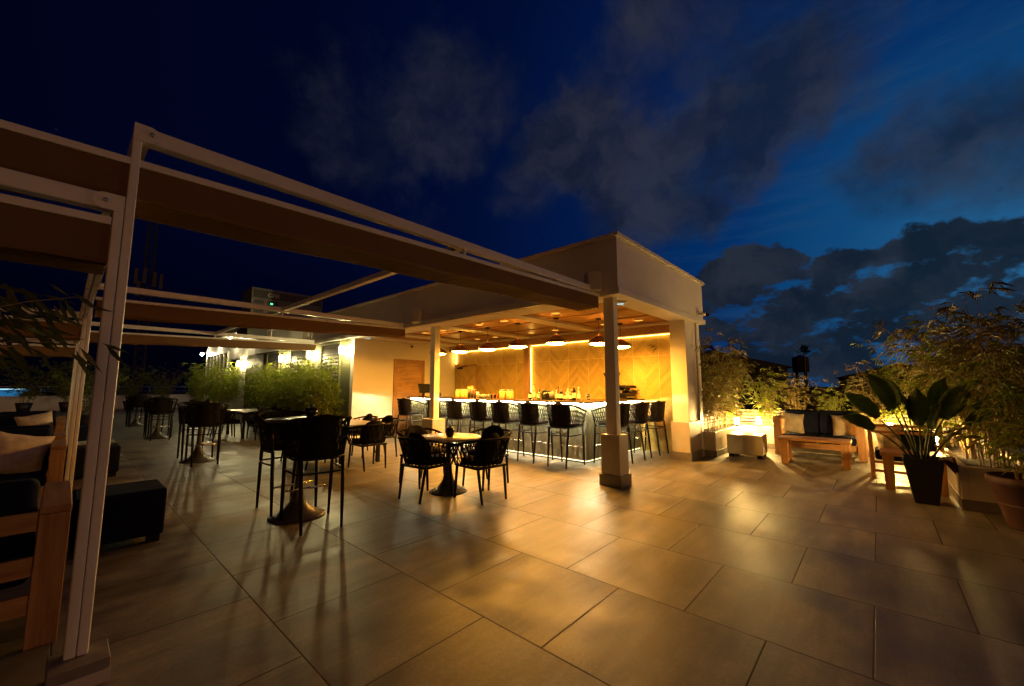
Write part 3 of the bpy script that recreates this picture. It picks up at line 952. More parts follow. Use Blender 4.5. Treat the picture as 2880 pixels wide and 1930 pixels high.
# espresso machine and grinder on the short arm
r = thing('espresso_machine', 'black espresso machine on the short arm of the counter', 'coffee machine', (8.58, 4.32, ZB))
MB().box(8.30, 4.14, ZB + .03, 8.86, 4.56, ZB + .13).box(8.30, 4.34, ZB + .13, 8.86, 4.56, ZB + .30).box(8.30, 4.14, ZB + .24, 8.86, 4.34, ZB + .30).build('body', BLACKM, r, bevel=0.012)
MB().box(8.34, 4.12, ZB + .031, 8.82, 4.139, ZB + .05).box(8.34, 4.13, ZB + .302, 8.82, 4.52, ZB + .315).build('tray', STEEL, r)
for x in (8.44, 8.70):
    MB().lathe([(.03, .24), (.03, .19), (.022, .18)], 14, (x, 4.24, ZB)).bar((x, 4.21, ZB + .195), (x, 4.06, ZB + .185), .024).build('group_head', STEEL, r)
MB().tube([(8.84, 4.20, ZB + .27), (8.90, 4.12, ZB + .25), (8.90, 4.10, ZB + .10)], .006).build('steam_wand', STEEL, r)
MB().lathe([(.032, 0), (.032, .005)], 20, (8.74, 4.135, ZB + .08)).build('gauge', STEEL, r)
r = thing('coffee_grinder', 'tall dark coffee grinder right of the near white column', 'grinder', (8.08, 4.34, ZB))
MB().box(7.98, 4.22, ZB, 8.20, 4.46, ZB + .32).build('body', BLACKM, r, bevel=0.015)
MB().hexa([(8.02, 4.26, ZB + .32), (8.16, 4.26, ZB + .32), (8.16, 4.42, ZB + .32), (8.02, 4.42, ZB + .32), (7.96, 4.20, ZB + .56), (8.22, 4.20, ZB + .56), (8.22, 4.48, ZB + .56), (7.96, 4.48, ZB + .56)]).build('hopper', BOT_DARK, r, bevel=0.01)
MB().box(7.955, 4.195, ZB + .562, 8.225, 4.485, ZB + .58).build('lid', DARKM, r)
MB().bar((8.09, 4.22, ZB + .18), (8.09, 4.12, ZB + .16), .05).build('spout', STEEL, r)

# ------------------------------------------------------------------ woven seating
def upath(hw, yf, yb, rr, n=40):
    """points of a U from front right round the back to front left (even arc length)"""
    pts = []
    r = min(rr, hw)
    seg = [(hw, yf), (hw, yb + r)]
    for k in range(1, 13):
        a = -pi / 2 * k / 12
        seg.append((hw - r + r * cos(a), yb + r + r * sin(a)))
    seg += [(-x, y) for x, y in reversed(seg)]
    L = [0]
    for a, b in zip(seg, seg[1:]):
        L.append(L[-1] + sqrt((a[0] - b[0]) ** 2 + (a[1] - b[1]) ** 2))
    j = 0
    for i in range(n):
        d = L[-1] * i / (n - 1)
        while j < len(L) - 2 and L[j + 1] < d:
            j += 1
        f = (d - L[j]) / max(1e-9, L[j + 1] - L[j])
        pts.append((seg[j][0] + (seg[j + 1][0] - seg[j][0]) * f, seg[j][1] + (seg[j + 1][1] - seg[j][1]) * f))
    return pts

def lerp(a, b, f):
    return a + (b - a) * f

def woven(root, zb, zback, zfront, hwb, hwt, yfb, yft, ybb, ybt, nrope, dt, rope_r, rings, rail_r):
    N = 41
    bot, top = upath(hwb, yfb, ybb, .20, N), upath(hwt, yft, ybt, .22, N)
    def ztop(y):
        s = max(0, min(1, (y - ybt) / (yft - ybt)))
        return zback - (zback - zfront) * s ** 1.35
    def P3(t, h):
        t = max(0, min(1, t)) * (N - 1)
        i = min(int(t), N - 2)
        f = t - i
        bx, by = lerp(bot[i][0], bot[i + 1][0], f), lerp(bot[i][1], bot[i + 1][1], f)
        tx, ty = lerp(top[i][0], top[i + 1][0], f), lerp(top[i][1], top[i + 1][1], f)
        return Vector((lerp(bx, tx, h), lerp(by, ty, h), lerp(zb, ztop(ty), h)))
    m = MB()
    for k in range(nrope + 1):
        t0 = k / nrope
        for sg in (-1, 1):
            t1 = t0 + sg * dt
            hh = 1.0
            if t1 < 0:
                hh = t0 / dt
            if t1 > 1:
                hh = (1 - t0) / dt
            if hh < .15:
                continue
            m.tube([P3(lerp(t0, t1, h * hh), h * hh) + Vector((0, 0, 0)) for h in (0, .25, .5, .75, 1)], rope_r, 4, cap=False)
    for h in rings:
        m.tube([P3(k / 40, h) for k in range(41)], rope_r, 4, cap=False)
    m.build('rope_weave', ROPE, root)
    MB().tube([P3(k / 40, 1.0) for k in range(41)], rail_r, 9).build('top_rail', ROPE, root)
    MB().tube([P3(k / 40, 0.0) for k in range(41)], rail_r * .75, 8).build('seat_rail', BLACKM, root)
    return P3

def cushion(hx, y0, y1, z0, z1, p=3.2, n=28):
    m = MB()
    cy, hy = (y0 + y1) / 2, (y1 - y0) / 2
    prof = [(.0, z0), (.94, z0), (1.0, z0 + (z1 - z0) * .3), (1.0, z0 + (z1 - z0) * .62), (.95, z0 + (z1 - z0) * .9), (.82, z1), (.4, z1 + .008), (0, z1 + .010)]
    vs = []
    for s, z in prof:
        for k in range(n):
            a = 2 * pi * k / n
            c_, s_ = cos(a), sin(a)
            vs.append((hx * s * math.copysign(abs(c_) ** (2 / p), c_), cy + hy * s * math.copysign(abs(s_) ** (2 / p), s_), z))
    fs = [(i * n + j, i * n + (j + 1) % n, (i + 1) * n + (j + 1) % n, (i + 1) * n + j) for i in range(len(prof) - 1) for j in range(n)]
    return m.add(vs, fs, True)

def backpad(hw, yb, depth, z0, z1, curve, thick=.07, n=15):
    """curved back cushion with a rounded upper edge, concave side to the sitter"""
    m = MB()
    nu, nv = n, 9
    def f(face):
        def g(u, v):
            a = (u - .5) * 2
            zt = z1 - (z1 - z0) * .42 * abs(a) ** 3.2
            z = lerp(z0, zt, v)
            puff = (1 - abs(a) ** 4) * (1 - abs(2 * v - 1) ** 4) * thick / 2
            y = yb + curve * a * a - depth * v + (puff if face else -puff)
            return (hw * a * (1 - .08 * (1 - v)), y, z)
        return g
    m.grid(f(1), nu, nv)
    m.grid(f(0), nu, nv)
    return m

def make_stool():
    r = thing('bar_stool', 'x', 'bar stool')
    woven(r, .695, 1.105, .965, .255, .300, .24, .275, -.25, -.295, 30, .075, .0052, (.25, .5, .75), .0165)
    cushion(.245, -.235, .235, .70, .775).build('seat', CUSH, r)
    backpad(.205, -.175, .045, .765, 1.135, .075).build('back_cushion', CUSH, r)
    MB().grid(lambda u, v: (lerp(-.2, .2, u) , -.262 - .035 * v + .16 * abs(2 * u - 1) ** 3, lerp(.71, 1.09, v)), 13, 5).build('back_panel', ROPE, r)
    legs = [((-.205, -.205), (-.19, -.285)), ((.205, -.205), (.19, -.285)), ((-.245, .225), (-.24, .275)), ((.245, .225), (.24, .275))]
    for a, b in legs:
        MB().tube([(a[0], a[1], .70), (lerp(a[0], b[0], .6), lerp(a[1], b[1], .6), .3), (b[0], b[1], 0)], [.021, .019, .0135], 8).build('leg', BLACKM, r)
    for sx in (-1, 1):
        MB().tube([(sx * .245, .225, .70), (sx * .285, .265, .955)], .013, 8).build('arm_post', BLACKM, r)
    # bent ring of stretchers and the front foot bar
    def at(i, z):
        a, b = legs[i]
        f = (.70 - z) / .70
        return Vector((lerp(a[0], b[0], f), lerp(a[1], b[1], f), z))
    z = .555
    A, B_, C_, D_ = at(2, z), at(0, z), at(1, z), at(3, z)
    MB().tube([A, A + Vector((-.015, -.14, 0)), B_ + Vector((-.045, .10, 0)), B_ + Vector((-.02, .0, 0)), B_ + Vector((.05, -.02, 0)), C_ + Vector((-.05, -.02, 0)), C_ + Vector((.02, 0, 0)), C_ + Vector((.045, .10, 0)), D_ + Vector((.015, -.14, 0)), D_], .0095, 7).build('stretcher', BLACKM, r)
    MB().tube([at(2, .315), at(3, .315)], .0105, 8).build('foot_bar', STEEL, r)
    return r

def make_chair():
    r = thing('dining_chair', 'x', 'chair')
    woven(r, .425, .765, .645, .258, .332, .22, .265, -.23, -.305, 18, .060, .0070, (.36,), .0165)
    cushion(.235, -.215, .235, .435, .505).build('seat', CUSH, r)
    backpad(.215, -.165, .055, .50, .835, .085, .085).build('back_cushion', CUSH, r)
    MB().box(-.24, -.225, .40, .24, -.19, .43).box(-.24, .20, .40, .24, .235, .43).box(-.24, -.19, .40, -.205, .20, .43).box(.205, -.19, .40, .24, .20, .43).build('seat_frame', BLACKM, r, bevel=.006)
    for a, b in [((-.215, -.20), (-.195, -.265)), ((.215, -.20), (.195, -.265)), ((-.225, .215), (-.235, .25)), ((.225, .215), (.235, .25))]:
        MB().tube([(a[0], a[1], .42), (b[0], b[1], 0)], [.0205, .0145], 8).build('leg', BLACKM, r)
    for sx in (-1, 1):
        MB().tube([(sx * .240, .222, .41), (sx * .325, .262, .64)], .012, 8).build('arm_post', BLACKM, r)
    return r

stool = Proto(make_stool())
chair = Proto(make_chair())
FACE = {'+Y': 0.0, '-Y': pi, '+X': -pi / 2, '-X': pi / 2}
BAR = [(6.24, 4.33, '+X', 'bar stool nearest the outer corner on the counter\'s long side'),
       (6.25, 5.06, '+X', 'second bar stool from the corner along the counter\'s long side'),
       (6.22, 5.78, '+X', 'third bar stool from the corner along the counter\'s long side'),
       (6.24, 6.47, '+X', 'fourth bar stool from the corner along the counter\'s long side'),
       (6.21, 7.24, '+X', 'bar stool standing just right of the slim far column'),
       (6.23, 8.06, '+X', 'bar stool half hidden behind the slim far column'),
       (6.20, 9.25, '+X', 'bar stool at the far counter end, in front of the wooden door'),
       (7.03, 3.78, '+Y', 'bar stool cut by the near white column, on the counter\'s short side'),
       (7.85, 3.76, '+Y', 'middle bar stool on the counter\'s short side'),
       (8.62, 3.73, '+Y', 'rightmost bar stool, against the chevron tile wall')]
for x, y, f, lab in BAR:
    stool.put((x, y, 0), FACE[f] + random.uniform(-.09, .09), lab, 'bar stools along the counter')

# ------------------------------------------------------------------ tables
def tulip(r, R, H, rb, top, tname='table_top'):
    MB().lathe([(rb, 0), (rb, .012), (rb * .93, .022), (rb * .72, .040), (rb * .48, .085), (rb * .30, .16), (.048, .27), (.036, .42), (.034, .62 * H), (.038, H - .10), (.075, H - .045), (.13, H - .026)], 40).build('pedestal', BASEM, r)
    MB().lathe([(R - .012, H - .024), (R, H - .020), (R, H - .004), (R - .004, H), (0, H)], 56).build(tname, top, r)
r = thing('high_table', 'x', 'bar table')
tulip(r, .365, 1.065, .285, TOPM)
HT = Proto(r)
for (x, y), a in zip([(1.85, 4.88), (1.85, 9.85), (1.86, 15.05), (1.88, 20.3)], ['nearest', 'second', 'third', 'farthest']):
    lab = {'nearest': 'large looking round high table behind the nearest stool back', 'second': 'round high table holding the fluffy dark plant, left of the square tables',
           'third': 'round high table third along the row of canopy posts', 'farthest': 'smallest looking round high table, nearest the far parapet'}[a]
    HT.put((x, y, 0), 0, lab, 'round high tables in a row')
    s1 = {'nearest': 'nearest dark bar stool, its woven back turned to the viewer', 'second': 'bar stool with its back to the viewer at the fluffy plant table', 'third': 'bar stool with its back to the viewer at the third high table', 'farthest': 'near bar stool at the farthest high table'}[a]
    s2 = {'nearest': 'bar stool on the far side of the nearest high table', 'second': 'bar stool on the far side of the fluffy plant table', 'third': 'bar stool on the far side of the third high table', 'farthest': 'far bar stool at the farthest high table'}[a]
    stool.put((x + .01, y - .40, 0), FACE['+Y'] - .10, s1, 'bar stools at the high tables')
    stool.put((x + .0, y + .40, 0), FACE['-Y'] + .05, s2, 'bar stools at the high tables')
r = thing('round_table', 'round taupe pedestal table with four woven chairs, near the column', 'table')
tulip(r, .445, .738, .255, TOPW)
r.location = (3.64, 4.47, 0)
for x, y, f, da, lab in [(3.26, 4.46, '+X', .10, 'woven chair left of the round table, its back to the left'), (3.72, 3.90, '+Y', -.08, 'woven chair on the near right of the round table, its back to the viewer'),
                         (3.67, 5.12, '-Y', .06, 'woven chair behind the round table, in front of the slim column plinth'), (4.27, 4.36, '-X', .12, 'woven chair right behind the round table, facing left')]:
    chair.put((x, y, 0), FACE[f] + da, lab, 'woven chairs round the pedestal table')
r = thing('dining_table', 'x', 'table')
MB().box(-.43, -.90, .705, .43, .90, .735).build('table_top', TOPW, r, bevel=.006)
MB().box(-.36, -.82, .65, .36, .82, .703).build('apron', BLACKM, r)
for sx in (-1, 1):
    for sy in (-1, 1):
        MB().bar((sx * .36, sy * .80, 0), (sx * .36, sy * .80, .66), .055).build('leg', BLACKM, r)
DT = Proto(r)
for cx, cy, w in ((3.78, 8.00, 'near'), (3.80, 13.95, 'far')):
    DT.put((cx, cy, 0), 0, {'near': 'long dining table in front of the white wall and wooden door', 'far': 'long dining table farther back, in front of the bamboo wall'}[w], 'long dining tables')
    o = 'table by the wooden door wall' if w == 'near' else 'dining table by the bamboo'
    for dx, dy, f, lab in [(-.06, -1.20, '+Y', 'woven chair at the near end of the long ' + o), (.62, -.42, '-X', 'woven chair on the bar side, nearer, at the long ' + o), (.62, .42, '-X', 'woven chair on the bar side, farther, at the long ' + o),
                           (-.62, -.42, '+X', 'woven chair on the left side, nearer, at the long ' + o), (-.62, .42, '+X', 'woven chair on the left side, farther, at the long ' + o)]:
        chair.put((cx + dx, cy + dy, 0), FACE[f] + random.uniform(-.15, .15), lab, 'woven chairs at the long tables')

# table plants
def succulent(name, lab, loc, pr, ph, kind):
    r = thing(name, lab, 'plant', loc, 0, 'small potted plants on the tables')
    x, y, z = loc
    MB().lathe([(pr * .62, 0), (pr * .95, ph * .35), (pr, ph * .62), (pr * .86, ph), (pr * .78, ph), (pr * .8, ph * .9), (0, ph * .88)], 22, loc).build('pot', CERAM, r)
    m = MB()
    nl = 26 if kind != 'spiky' else 22
    for k in range(nl):
        a, e = k * 2.399, lerp(.15, 1.45, (k + .5) / nl)
        L = (.055 if kind == 'rosette' else .095 if kind == 'spiky' else .075) * random.uniform(.8, 1.2)
        d = Vector((cos(a) * cos(e), sin(a) * cos(e), sin(e)))
        p0 = Vector((x, y, z + ph * .9))
        sd = d.cross(Vector((0, 0, 1))).normalized() * (.013 if kind != 'spiky' else .006)
        up = Vector((0, 0, .012))
        m.add([p0 - sd * .4, p0 + d * L * .55 - sd + up, p0 + d * L, p0 + d * L * .55 + sd + up, p0 + sd * .4], [(0, 1, 2, 3, 4)])
    m.build('leaves', STALK, r)
succulent('table_plant', 'black glossy pot with a small rosette on the round table', (3.60, 4.40, .738), .062, .125, 'rosette')
succulent('table_plant', 'round fluffy dark plant on the second high table', (1.93, 9.78, 1.065), .058, .09, 'ball')
succulent('table_plant', 'black pot of thin spiky leaves on the nearest high table', (1.98, 4.98, 1.065), .075, .105, 'spiky')
succulent('table_plant', 'small dark pot on the long table by the bamboo', (3.95, 13.7, .735), .06, .10, 'rosette')
succulent('table_plant', 'small dark plant on the third high table', (1.9, 14.98, 1.065), .06, .10, 'ball')
r = thing('candle_glass', 'small brown candle glass on the long table behind the nearest stools', 'candle', (3.52, 7.42, .735))
MB().lathe([(.034, 0), (.036, .06), (.032, .06), (.03, .01)], 16, (3.52, 7.42, .735)).build('glass', TERRA, r)
MB().lathe([(.028, .01), (.028, .035), (0, .036)], 14, (3.52, 7.42, .735)).build('wax', PAPER, r)

# ------------------------------------------------------------------ retractable canopy pergolas
def ridged(y0, z_top, h, depth, nr=7):
    """cross-section of the gathered fabric: flat front, hanging folds below"""
    p = [(y0, z_top), (y0, z_top - h)]
    w = depth / nr
    for k in range(nr):
        a = y0 + k * w
        p += [(a + w * .16, z_top - h - .020), (a + w * .52, z_top - h - .018), (a + w * .70, z_top - h + .030), (a + w * .84, z_top - h + .030), (a + w, z_top - h)]
    p += [(y0 + depth, z_top)]
    return [(y, z) for y, z in p]

def slanted_bundle(parent, y0, x0, x1, zt0, zt1, h0, h1, depth):
    m = MB()
    a, b = ridged(y0, zt0, h0, depth), ridged(y0, zt1, h1, depth)
    n = len(a)
    K = 25
    vs = []
    for i in range(K):
        f = i / (K - 1)
        x = lerp(x0, x1, f)
        sag = .006 * sin(f * pi * 9) * (1 if 0 < i < K - 1 else 0)
        for (ya, za), (yb, zb_) in zip(a, b):
            z = lerp(za, zb_, f)
            if za < zt0 - .02:
                z += sag
            vs.append((x, ya, z))
    fs = [(i * n + j, (i + 1) * n + j, (i + 1) * n + (j + 1) % n, i * n + (j + 1) % n) for i in range(K - 1) for j in range(n)]
    fs += [tuple(range(n)), tuple(reversed(range((K - 1) * n, K * n)))]
    m.add(vs, fs)
    return m.build('folded_canopy', CANVAS, parent)

YF = [2.99, 8.10, 13.10]
PR = thing('retractable_pergola', 'white framed pergola with brown folded canopies reaching the bar pavilion', 'pergola', (2.7, 8, 0))
PL = thing('retractable_pergola', 'lower white framed pergola over the lounge sofas at the left', 'pergola', (-1.5, 8, 0))
zf = .108
def postpair(parent, x0, x1, y, z0, z1):
    q = MB()
    q.box(x0, y, z0, x1, y + .085, z1)
    o = q.build('post', ALU, parent, bevel=.006)
    return o
for i, y in enumerate(YF):
    z0 = zf if i == 0 else 0.0
    o = postpair(PR, .1475, .188, y, z0, 2.900)
    # rounded corner bracket with its bolt
    g = MB().box(.150, y - .004, 2.80, .215, y - .001, 2.897)
    vs = [(.215 + .048 * sin(pi * k / 10), y - .004, 2.849 + .048 * cos(pi * k / 10)) for k in range(11)]
    vs += [(a, y - .001, c) for a, b, c in vs]
    g.add(vs, [tuple(reversed(range(11))), tuple(range(11, 22))] + [(k, k + 1, 12 + k, 11 + k) for k in range(10)])
    g.build('corner_bracket', ALU, o)
    MB().tube([(.225, y - .004, 2.852), (.225, y - .012, 2.852)], .011, 12).build('bolt', STEEL, o)
    MB().box(.189, y + .004, 2.803, 5.27, y + .080, 2.893).build('beam', ALU, PR, bevel=.007)
    b = slanted_bundle(PR, y + .012, -1.9 if i == 0 else .22, 5.25, 2.645 if i else 2.60, 2.758, .195 if i else .178, .155, .38)
    q = MB()
    xa, za, xb, zb_ = (-1.9, 2.602, 5.27, 2.760) if i == 0 else (.20, 2.646, 5.27, 2.758)
    q.hexa([(xa, y + .002, za), (xb, y + .002, zb_), (xb, y + .05, zb_), (xa, y + .05, za), (xa, y + .002, za + .042), (xb, y + .002, zb_ + .042), (xb, y + .05, zb_ + .042), (xa, y + .05, za + .042)])
    q.build('canopy_rail', ALU, b, bevel=.004)
    for x in (2.62,):
        MB().box(x - .012, y + .02, lerp(2.66, 2.76, x / 5.3), x + .018, y + .045, 2.803).build('hanger', ALU, b)
for x0 in (2.585, .149):
    q = MB().box(x0, YF[0] + .086, 2.812, x0 + .03, YF[2], 2.880).box(x0 + .042, YF[0] + .086, 2.812, x0 + .072, YF[2], 2.880).box(x0 + .028, YF[0] + .086, 2.812, x0 + .044, YF[2], 2.83)
    q.build('guide_rail', ALU, PR)
MB().box(5.19, YF[0] + .086, 2.775, 5.275, YF[2] + .1, 2.868).box(5.20, YF[0] + .086, 2.868, 5.215, YF[2] + .1, 2.90).build('gutter', ALU, PR, bevel=.005)
for i, y in enumerate(YF):
    z0 = zf if i == 0 else 0.0
    o = postpair(PL, .103, .1455, y, z0, 2.455)
    g = MB().box(.065, y - .004, 2.362, .142, y - .001, 2.452)
    vs = [(.065 - .045 * sin(pi * k / 10), y - .004, 2.407 + .045 * cos(pi * k / 10)) for k in range(11)]
    vs += [(a, y - .001, c) for a, b, c in vs]
    g.add(vs, [tuple(range(11)), tuple(reversed(range(11, 22)))] + [(k, 11 + k, 12 + k, k + 1) for k in range(10)])
    g.build('corner_bracket', ALU, o)
    MB().tube([(.07, y - .004, 2.41), (.07, y - .012, 2.41)], .010, 12).build('bolt', STEEL, o)
    MB().box(-5.2, y + .004, 2.364, .102, y + .080, 2.450).build('beam', ALU, PL, bevel=.007)
    b = slanted_bundle(PL, y + .012, -5.2, .100, 2.262, 2.286, .195, .195, .38)
    MB().hexa([(-5.2, y + .002, 2.240), (.101, y + .002, 2.282), (.101, y + .05, 2.282), (-5.2, y + .05, 2.240), (-5.2, y + .002, 2.284), (.101, y + .002, 2.326), (.101, y + .05, 2.326), (-5.2, y + .05, 2.284)]).build('canopy_rail', ALU, b, bevel=.004)
for x0 in (.066, -2.6, -5.2):
    MB().box(x0, YF[0] + .086, 2.372, x0 + .03, YF[2], 2.440).box(x0 + .042, YF[0] + .086, 2.372, x0 + .072, YF[2], 2.440).build('guide_rail', ALU, PL)
for i, y in enumerate(YF[:1]):
    r = thing('post_plinth', 'low tile clad block under the near pair of canopy posts', 'plinth', (.157, y, 0))
    MB().box(.052, y - .11, 0, .262, y + .11, .107).build('block', SKIRT, r, bevel=.004)
    MB().box(.048, y - .116, 0, .266, y - .1105, .060).build('front_tile', PLINTH, r)

# ------------------------------------------------------------------ lounge on the left
def pillow_mesh(w, h, t):
    m = MB()
    def g(sg):
        def f(u, v):
            a, b = 2 * u - 1, 2 * v - 1
            e = max(0, (1 - abs(a) ** 2.6) * (1 - abs(b) ** 2.6)) ** .55
            pin = 1 - .10 * (1 - abs(a) ** 2) if True else 1
            pin2 = 1 - .10 * (1 - abs(b) ** 2)
            wr = .010 * sin(a * 7 + b * 5) * (1 - e)
            return (w / 2 * a * pin2, sg * (t / 2 * e) + wr, h / 2 * b * pin)
        return f
    m.grid(g(1), 15, 15)
    m.grid(g(-1), 15, 15)
    return m
def pillow(loc, rot, lab, size=.46, grp='cream pillows on the sofas'):
    o = pillow_mesh(size, size, .17).build('pillow', PILLOW)
    o.location, o.rotation_euler = loc, rot
    return tag(o, lab, 'pillow', grp)

def box_cushion(x0, y0, z0, x1, y1, z1, b=.045):
    return MB().box(x0, y0, z0, x1, y1, z1)

def wood_sofa(name, lab, loc, rz, L, depth=.88, grp=None, arm_h=.745):
    """sofa facing +Y in its own frame, origin at the middle of its back edge"""
    r = thing(name, lab, 'sofa', (0, 0, 0), 0, grp)
    h = L / 2
    for sx in (-1, 1):
        a = MB()
        x0, x1 = (h - .125, h) if sx > 0 else (-h, -h + .125)
        a.box(x0, 0, arm_h - .04, x1, depth, arm_h)
        a = a.build('arm', TEAKY, r, bevel=.005)
        MB().box(x0 + .002, .0, 0, x1 - .002, .045, arm_h - .041).build('rear_leg', TEAK, a, bevel=.004)
        MB().box(x0 + .002, depth - .045, 0, x1 - .002, depth, arm_h - .041).build('front_leg', TEAK, a, bevel=.004)
        MB().box(x0 + .05, .046, .10, x1 - .05, depth - .046, arm_h - .041).build('side_board', TEAKY, a)
    q = MB()
    for z in (.18, .38, .62):
        q.box(-h + .126, .004, z, h - .126, .034, z + .105)
    q.build('back_slats', TEAKX, r, bevel=.004)
    MB().box(-h + .126, depth - .034, .18, h - .126, depth - .004, .285).build('front_rail', TEAKX, r, bevel=.004)
    n = 2
    w = (L - .26) / n
    for k in range(n):
        x = -h + .13 + k * w
        MB().box(x + .004, .12, .30, x + w - .004, depth - .02, .44).build('seat_cushion', NAVY, r, bevel=.045, seg=4)
        MB().hexa([(x + .004, .05, .44), (x + w - .004, .05, .44), (x + w - .004, .22, .44), (x + .004, .22, .44), (x + .004, .00, .90), (x + w - .004, .00, .90), (x + w - .004, .15, .90), (x + .004, .15, .90)]).build('back_cushion', NAVY, r, bevel=.045, seg=4)
    r.location, r.rotation_euler = loc, (0, 0, rz)
    return r
gs = 'wooden sofas under the left pergola'
wood_sofa('lounge_sofa', 'nearest wooden sofa, its slatted back turned to the viewer', (-.86, 3.52, 0), 0, 1.90, grp=gs)
wood_sofa('lounge_sofa', 'wooden sofa facing the viewer behind the near canopy post', (-.87, 7.92, 0), pi, 1.90, grp=gs)
wood_sofa('lounge_sofa', 'wooden sofa with its back to the sofa holding the big pillow', (-.87, 8.45, 0), 0, 1.90, grp=gs)
wood_sofa('lounge_sofa', 'farther wooden sofa facing the viewer, with the smaller looking pillow', (-.87, 12.85, 0), pi, 1.90, grp=gs)
wood_sofa('lounge_sofa', 'farthest wooden sofa seen past the other sofa backs', (-.87, 13.6, 0), 0, 1.90, grp=gs)
pillow((-.30, 7.44, .645), (radians(-20), radians(14), radians(8)), 'big looking cream pillow on the sofa behind the near post', .50)
pillow((-.30, 12.38, .66), (radians(-20), radians(-12), radians(6)), 'cream pillow on the farther sofa facing the viewer', .50)
pillow((-1.30, 12.40, .64), (radians(-18), radians(6), radians(-6)), 'cream pillow at the left edge on the farther sofa', .48)
pillow((-1.35, 7.46, .64), (radians(-18), radians(6), radians(-6)), 'cream pillow at the left end of the sofa behind the near post', .48)
def ottoman(loc, sx, sy, h, matl, lab, grp=None, rz=0):
    r = thing('ottoman', lab, 'ottoman', (0, 0, 0), 0, grp)
    MB().box(-sx / 2, -sy / 2, .065, sx / 2, sy / 2, h).build('upholstery', matl, r, bevel=.022, seg=3)
    for a in (-1, 1):
        for b in (-1, 1):
            MB().box(a * (sx / 2 - .07) - .045, b * (sy / 2 - .07) - .045, 0, a * (sx / 2 - .07) + .045, b * (sy / 2 - .07) + .045, .064).build('leg', BLACKM, r)
    q = MB()
    q.tube([(sx / 2 - .004, -sy / 2 + .03, .075), (sx / 2 - .004, -sy / 2 + .03, h - .03)], .004, 5)
    q.tube([(-sx / 2 + .03, -sy / 2 + .004, .075), (-sx / 2 + .03, -sy / 2 + .004, h - .03)], .004, 5)
    q.build('piping', matl, r)
    r.location, r.rotation_euler = loc, (0, 0, rz)
    return r
go = 'navy ottomans beside the canopy posts'
ottoman((.435, 5.32, 0), .60, .58, .475, NAVY, 'large looking navy ottoman right behind the near post', go)
ottoman((.40, 9.42, 0), .60, .58, .475, NAVY, 'navy ottoman between the first and second pair of posts', go)
ottoman((.40, 14.4, 0), .60, .58, .475, NAVY, 'distant navy ottoman beside the sofas', go)
def slab_table(loc, lx, ly, h, lab, rz=0, leg=.10, mats=(TEAKX, TEAK), grp=None, loop=True):
    """low table: plank top on two side frames of wide uprights"""
    r = thing('coffee_table', lab, 'table', (0, 0, 0), 0, grp)
    MB().box(-lx / 2, -ly / 2, h - .05, lx / 2, ly / 2, h).build('table_top', mats[0], r, bevel=.004)
    for sx in (-1, 1):
        for sy in (-1, 1):
            x, y = sx * (lx / 2 - leg / 2 - .03), sy * (ly / 2 - .035)
            q = MB()
            q.hexa([(x - leg / 2, y - .028, 0), (x + leg / 2, y - .028, 0), (x + leg / 2, y + .028, 0), (x - leg / 2, y + .028, 0),
                    (x - leg * .6, y - .03, h - .051), (x + leg * .6, y - .03, h - .051), (x + leg * .6, y + .03, h - .051), (x - leg * .6, y + .03, h - .051)])
            q.build('leg', mats[1], r, bevel=.004)
        x = sx * (lx / 2 - leg / 2 - .03)
        if loop:
            MB().box(x - leg * .42, -ly / 2 + .064, .005, x + leg * .42, ly / 2 - .064, .035).build('floor_rail', mats[0], r)
    r.location, r.rotation_euler = loc, (0, 0, rz)
    return r
slab_table((-.45, 5.45, 0), 1.0, .5, .42, 'low wooden table between the two nearest lounge sofas')
slab_table((.40, 10.55, 0), .62, .55, .44, 'pale low table behind the second navy ottoman', mats=(PLINTH, PLINTH))
slab_table((-.6, 10.6, 0), .9, .5, .42, 'low wooden table between the two farther lounge sofas')

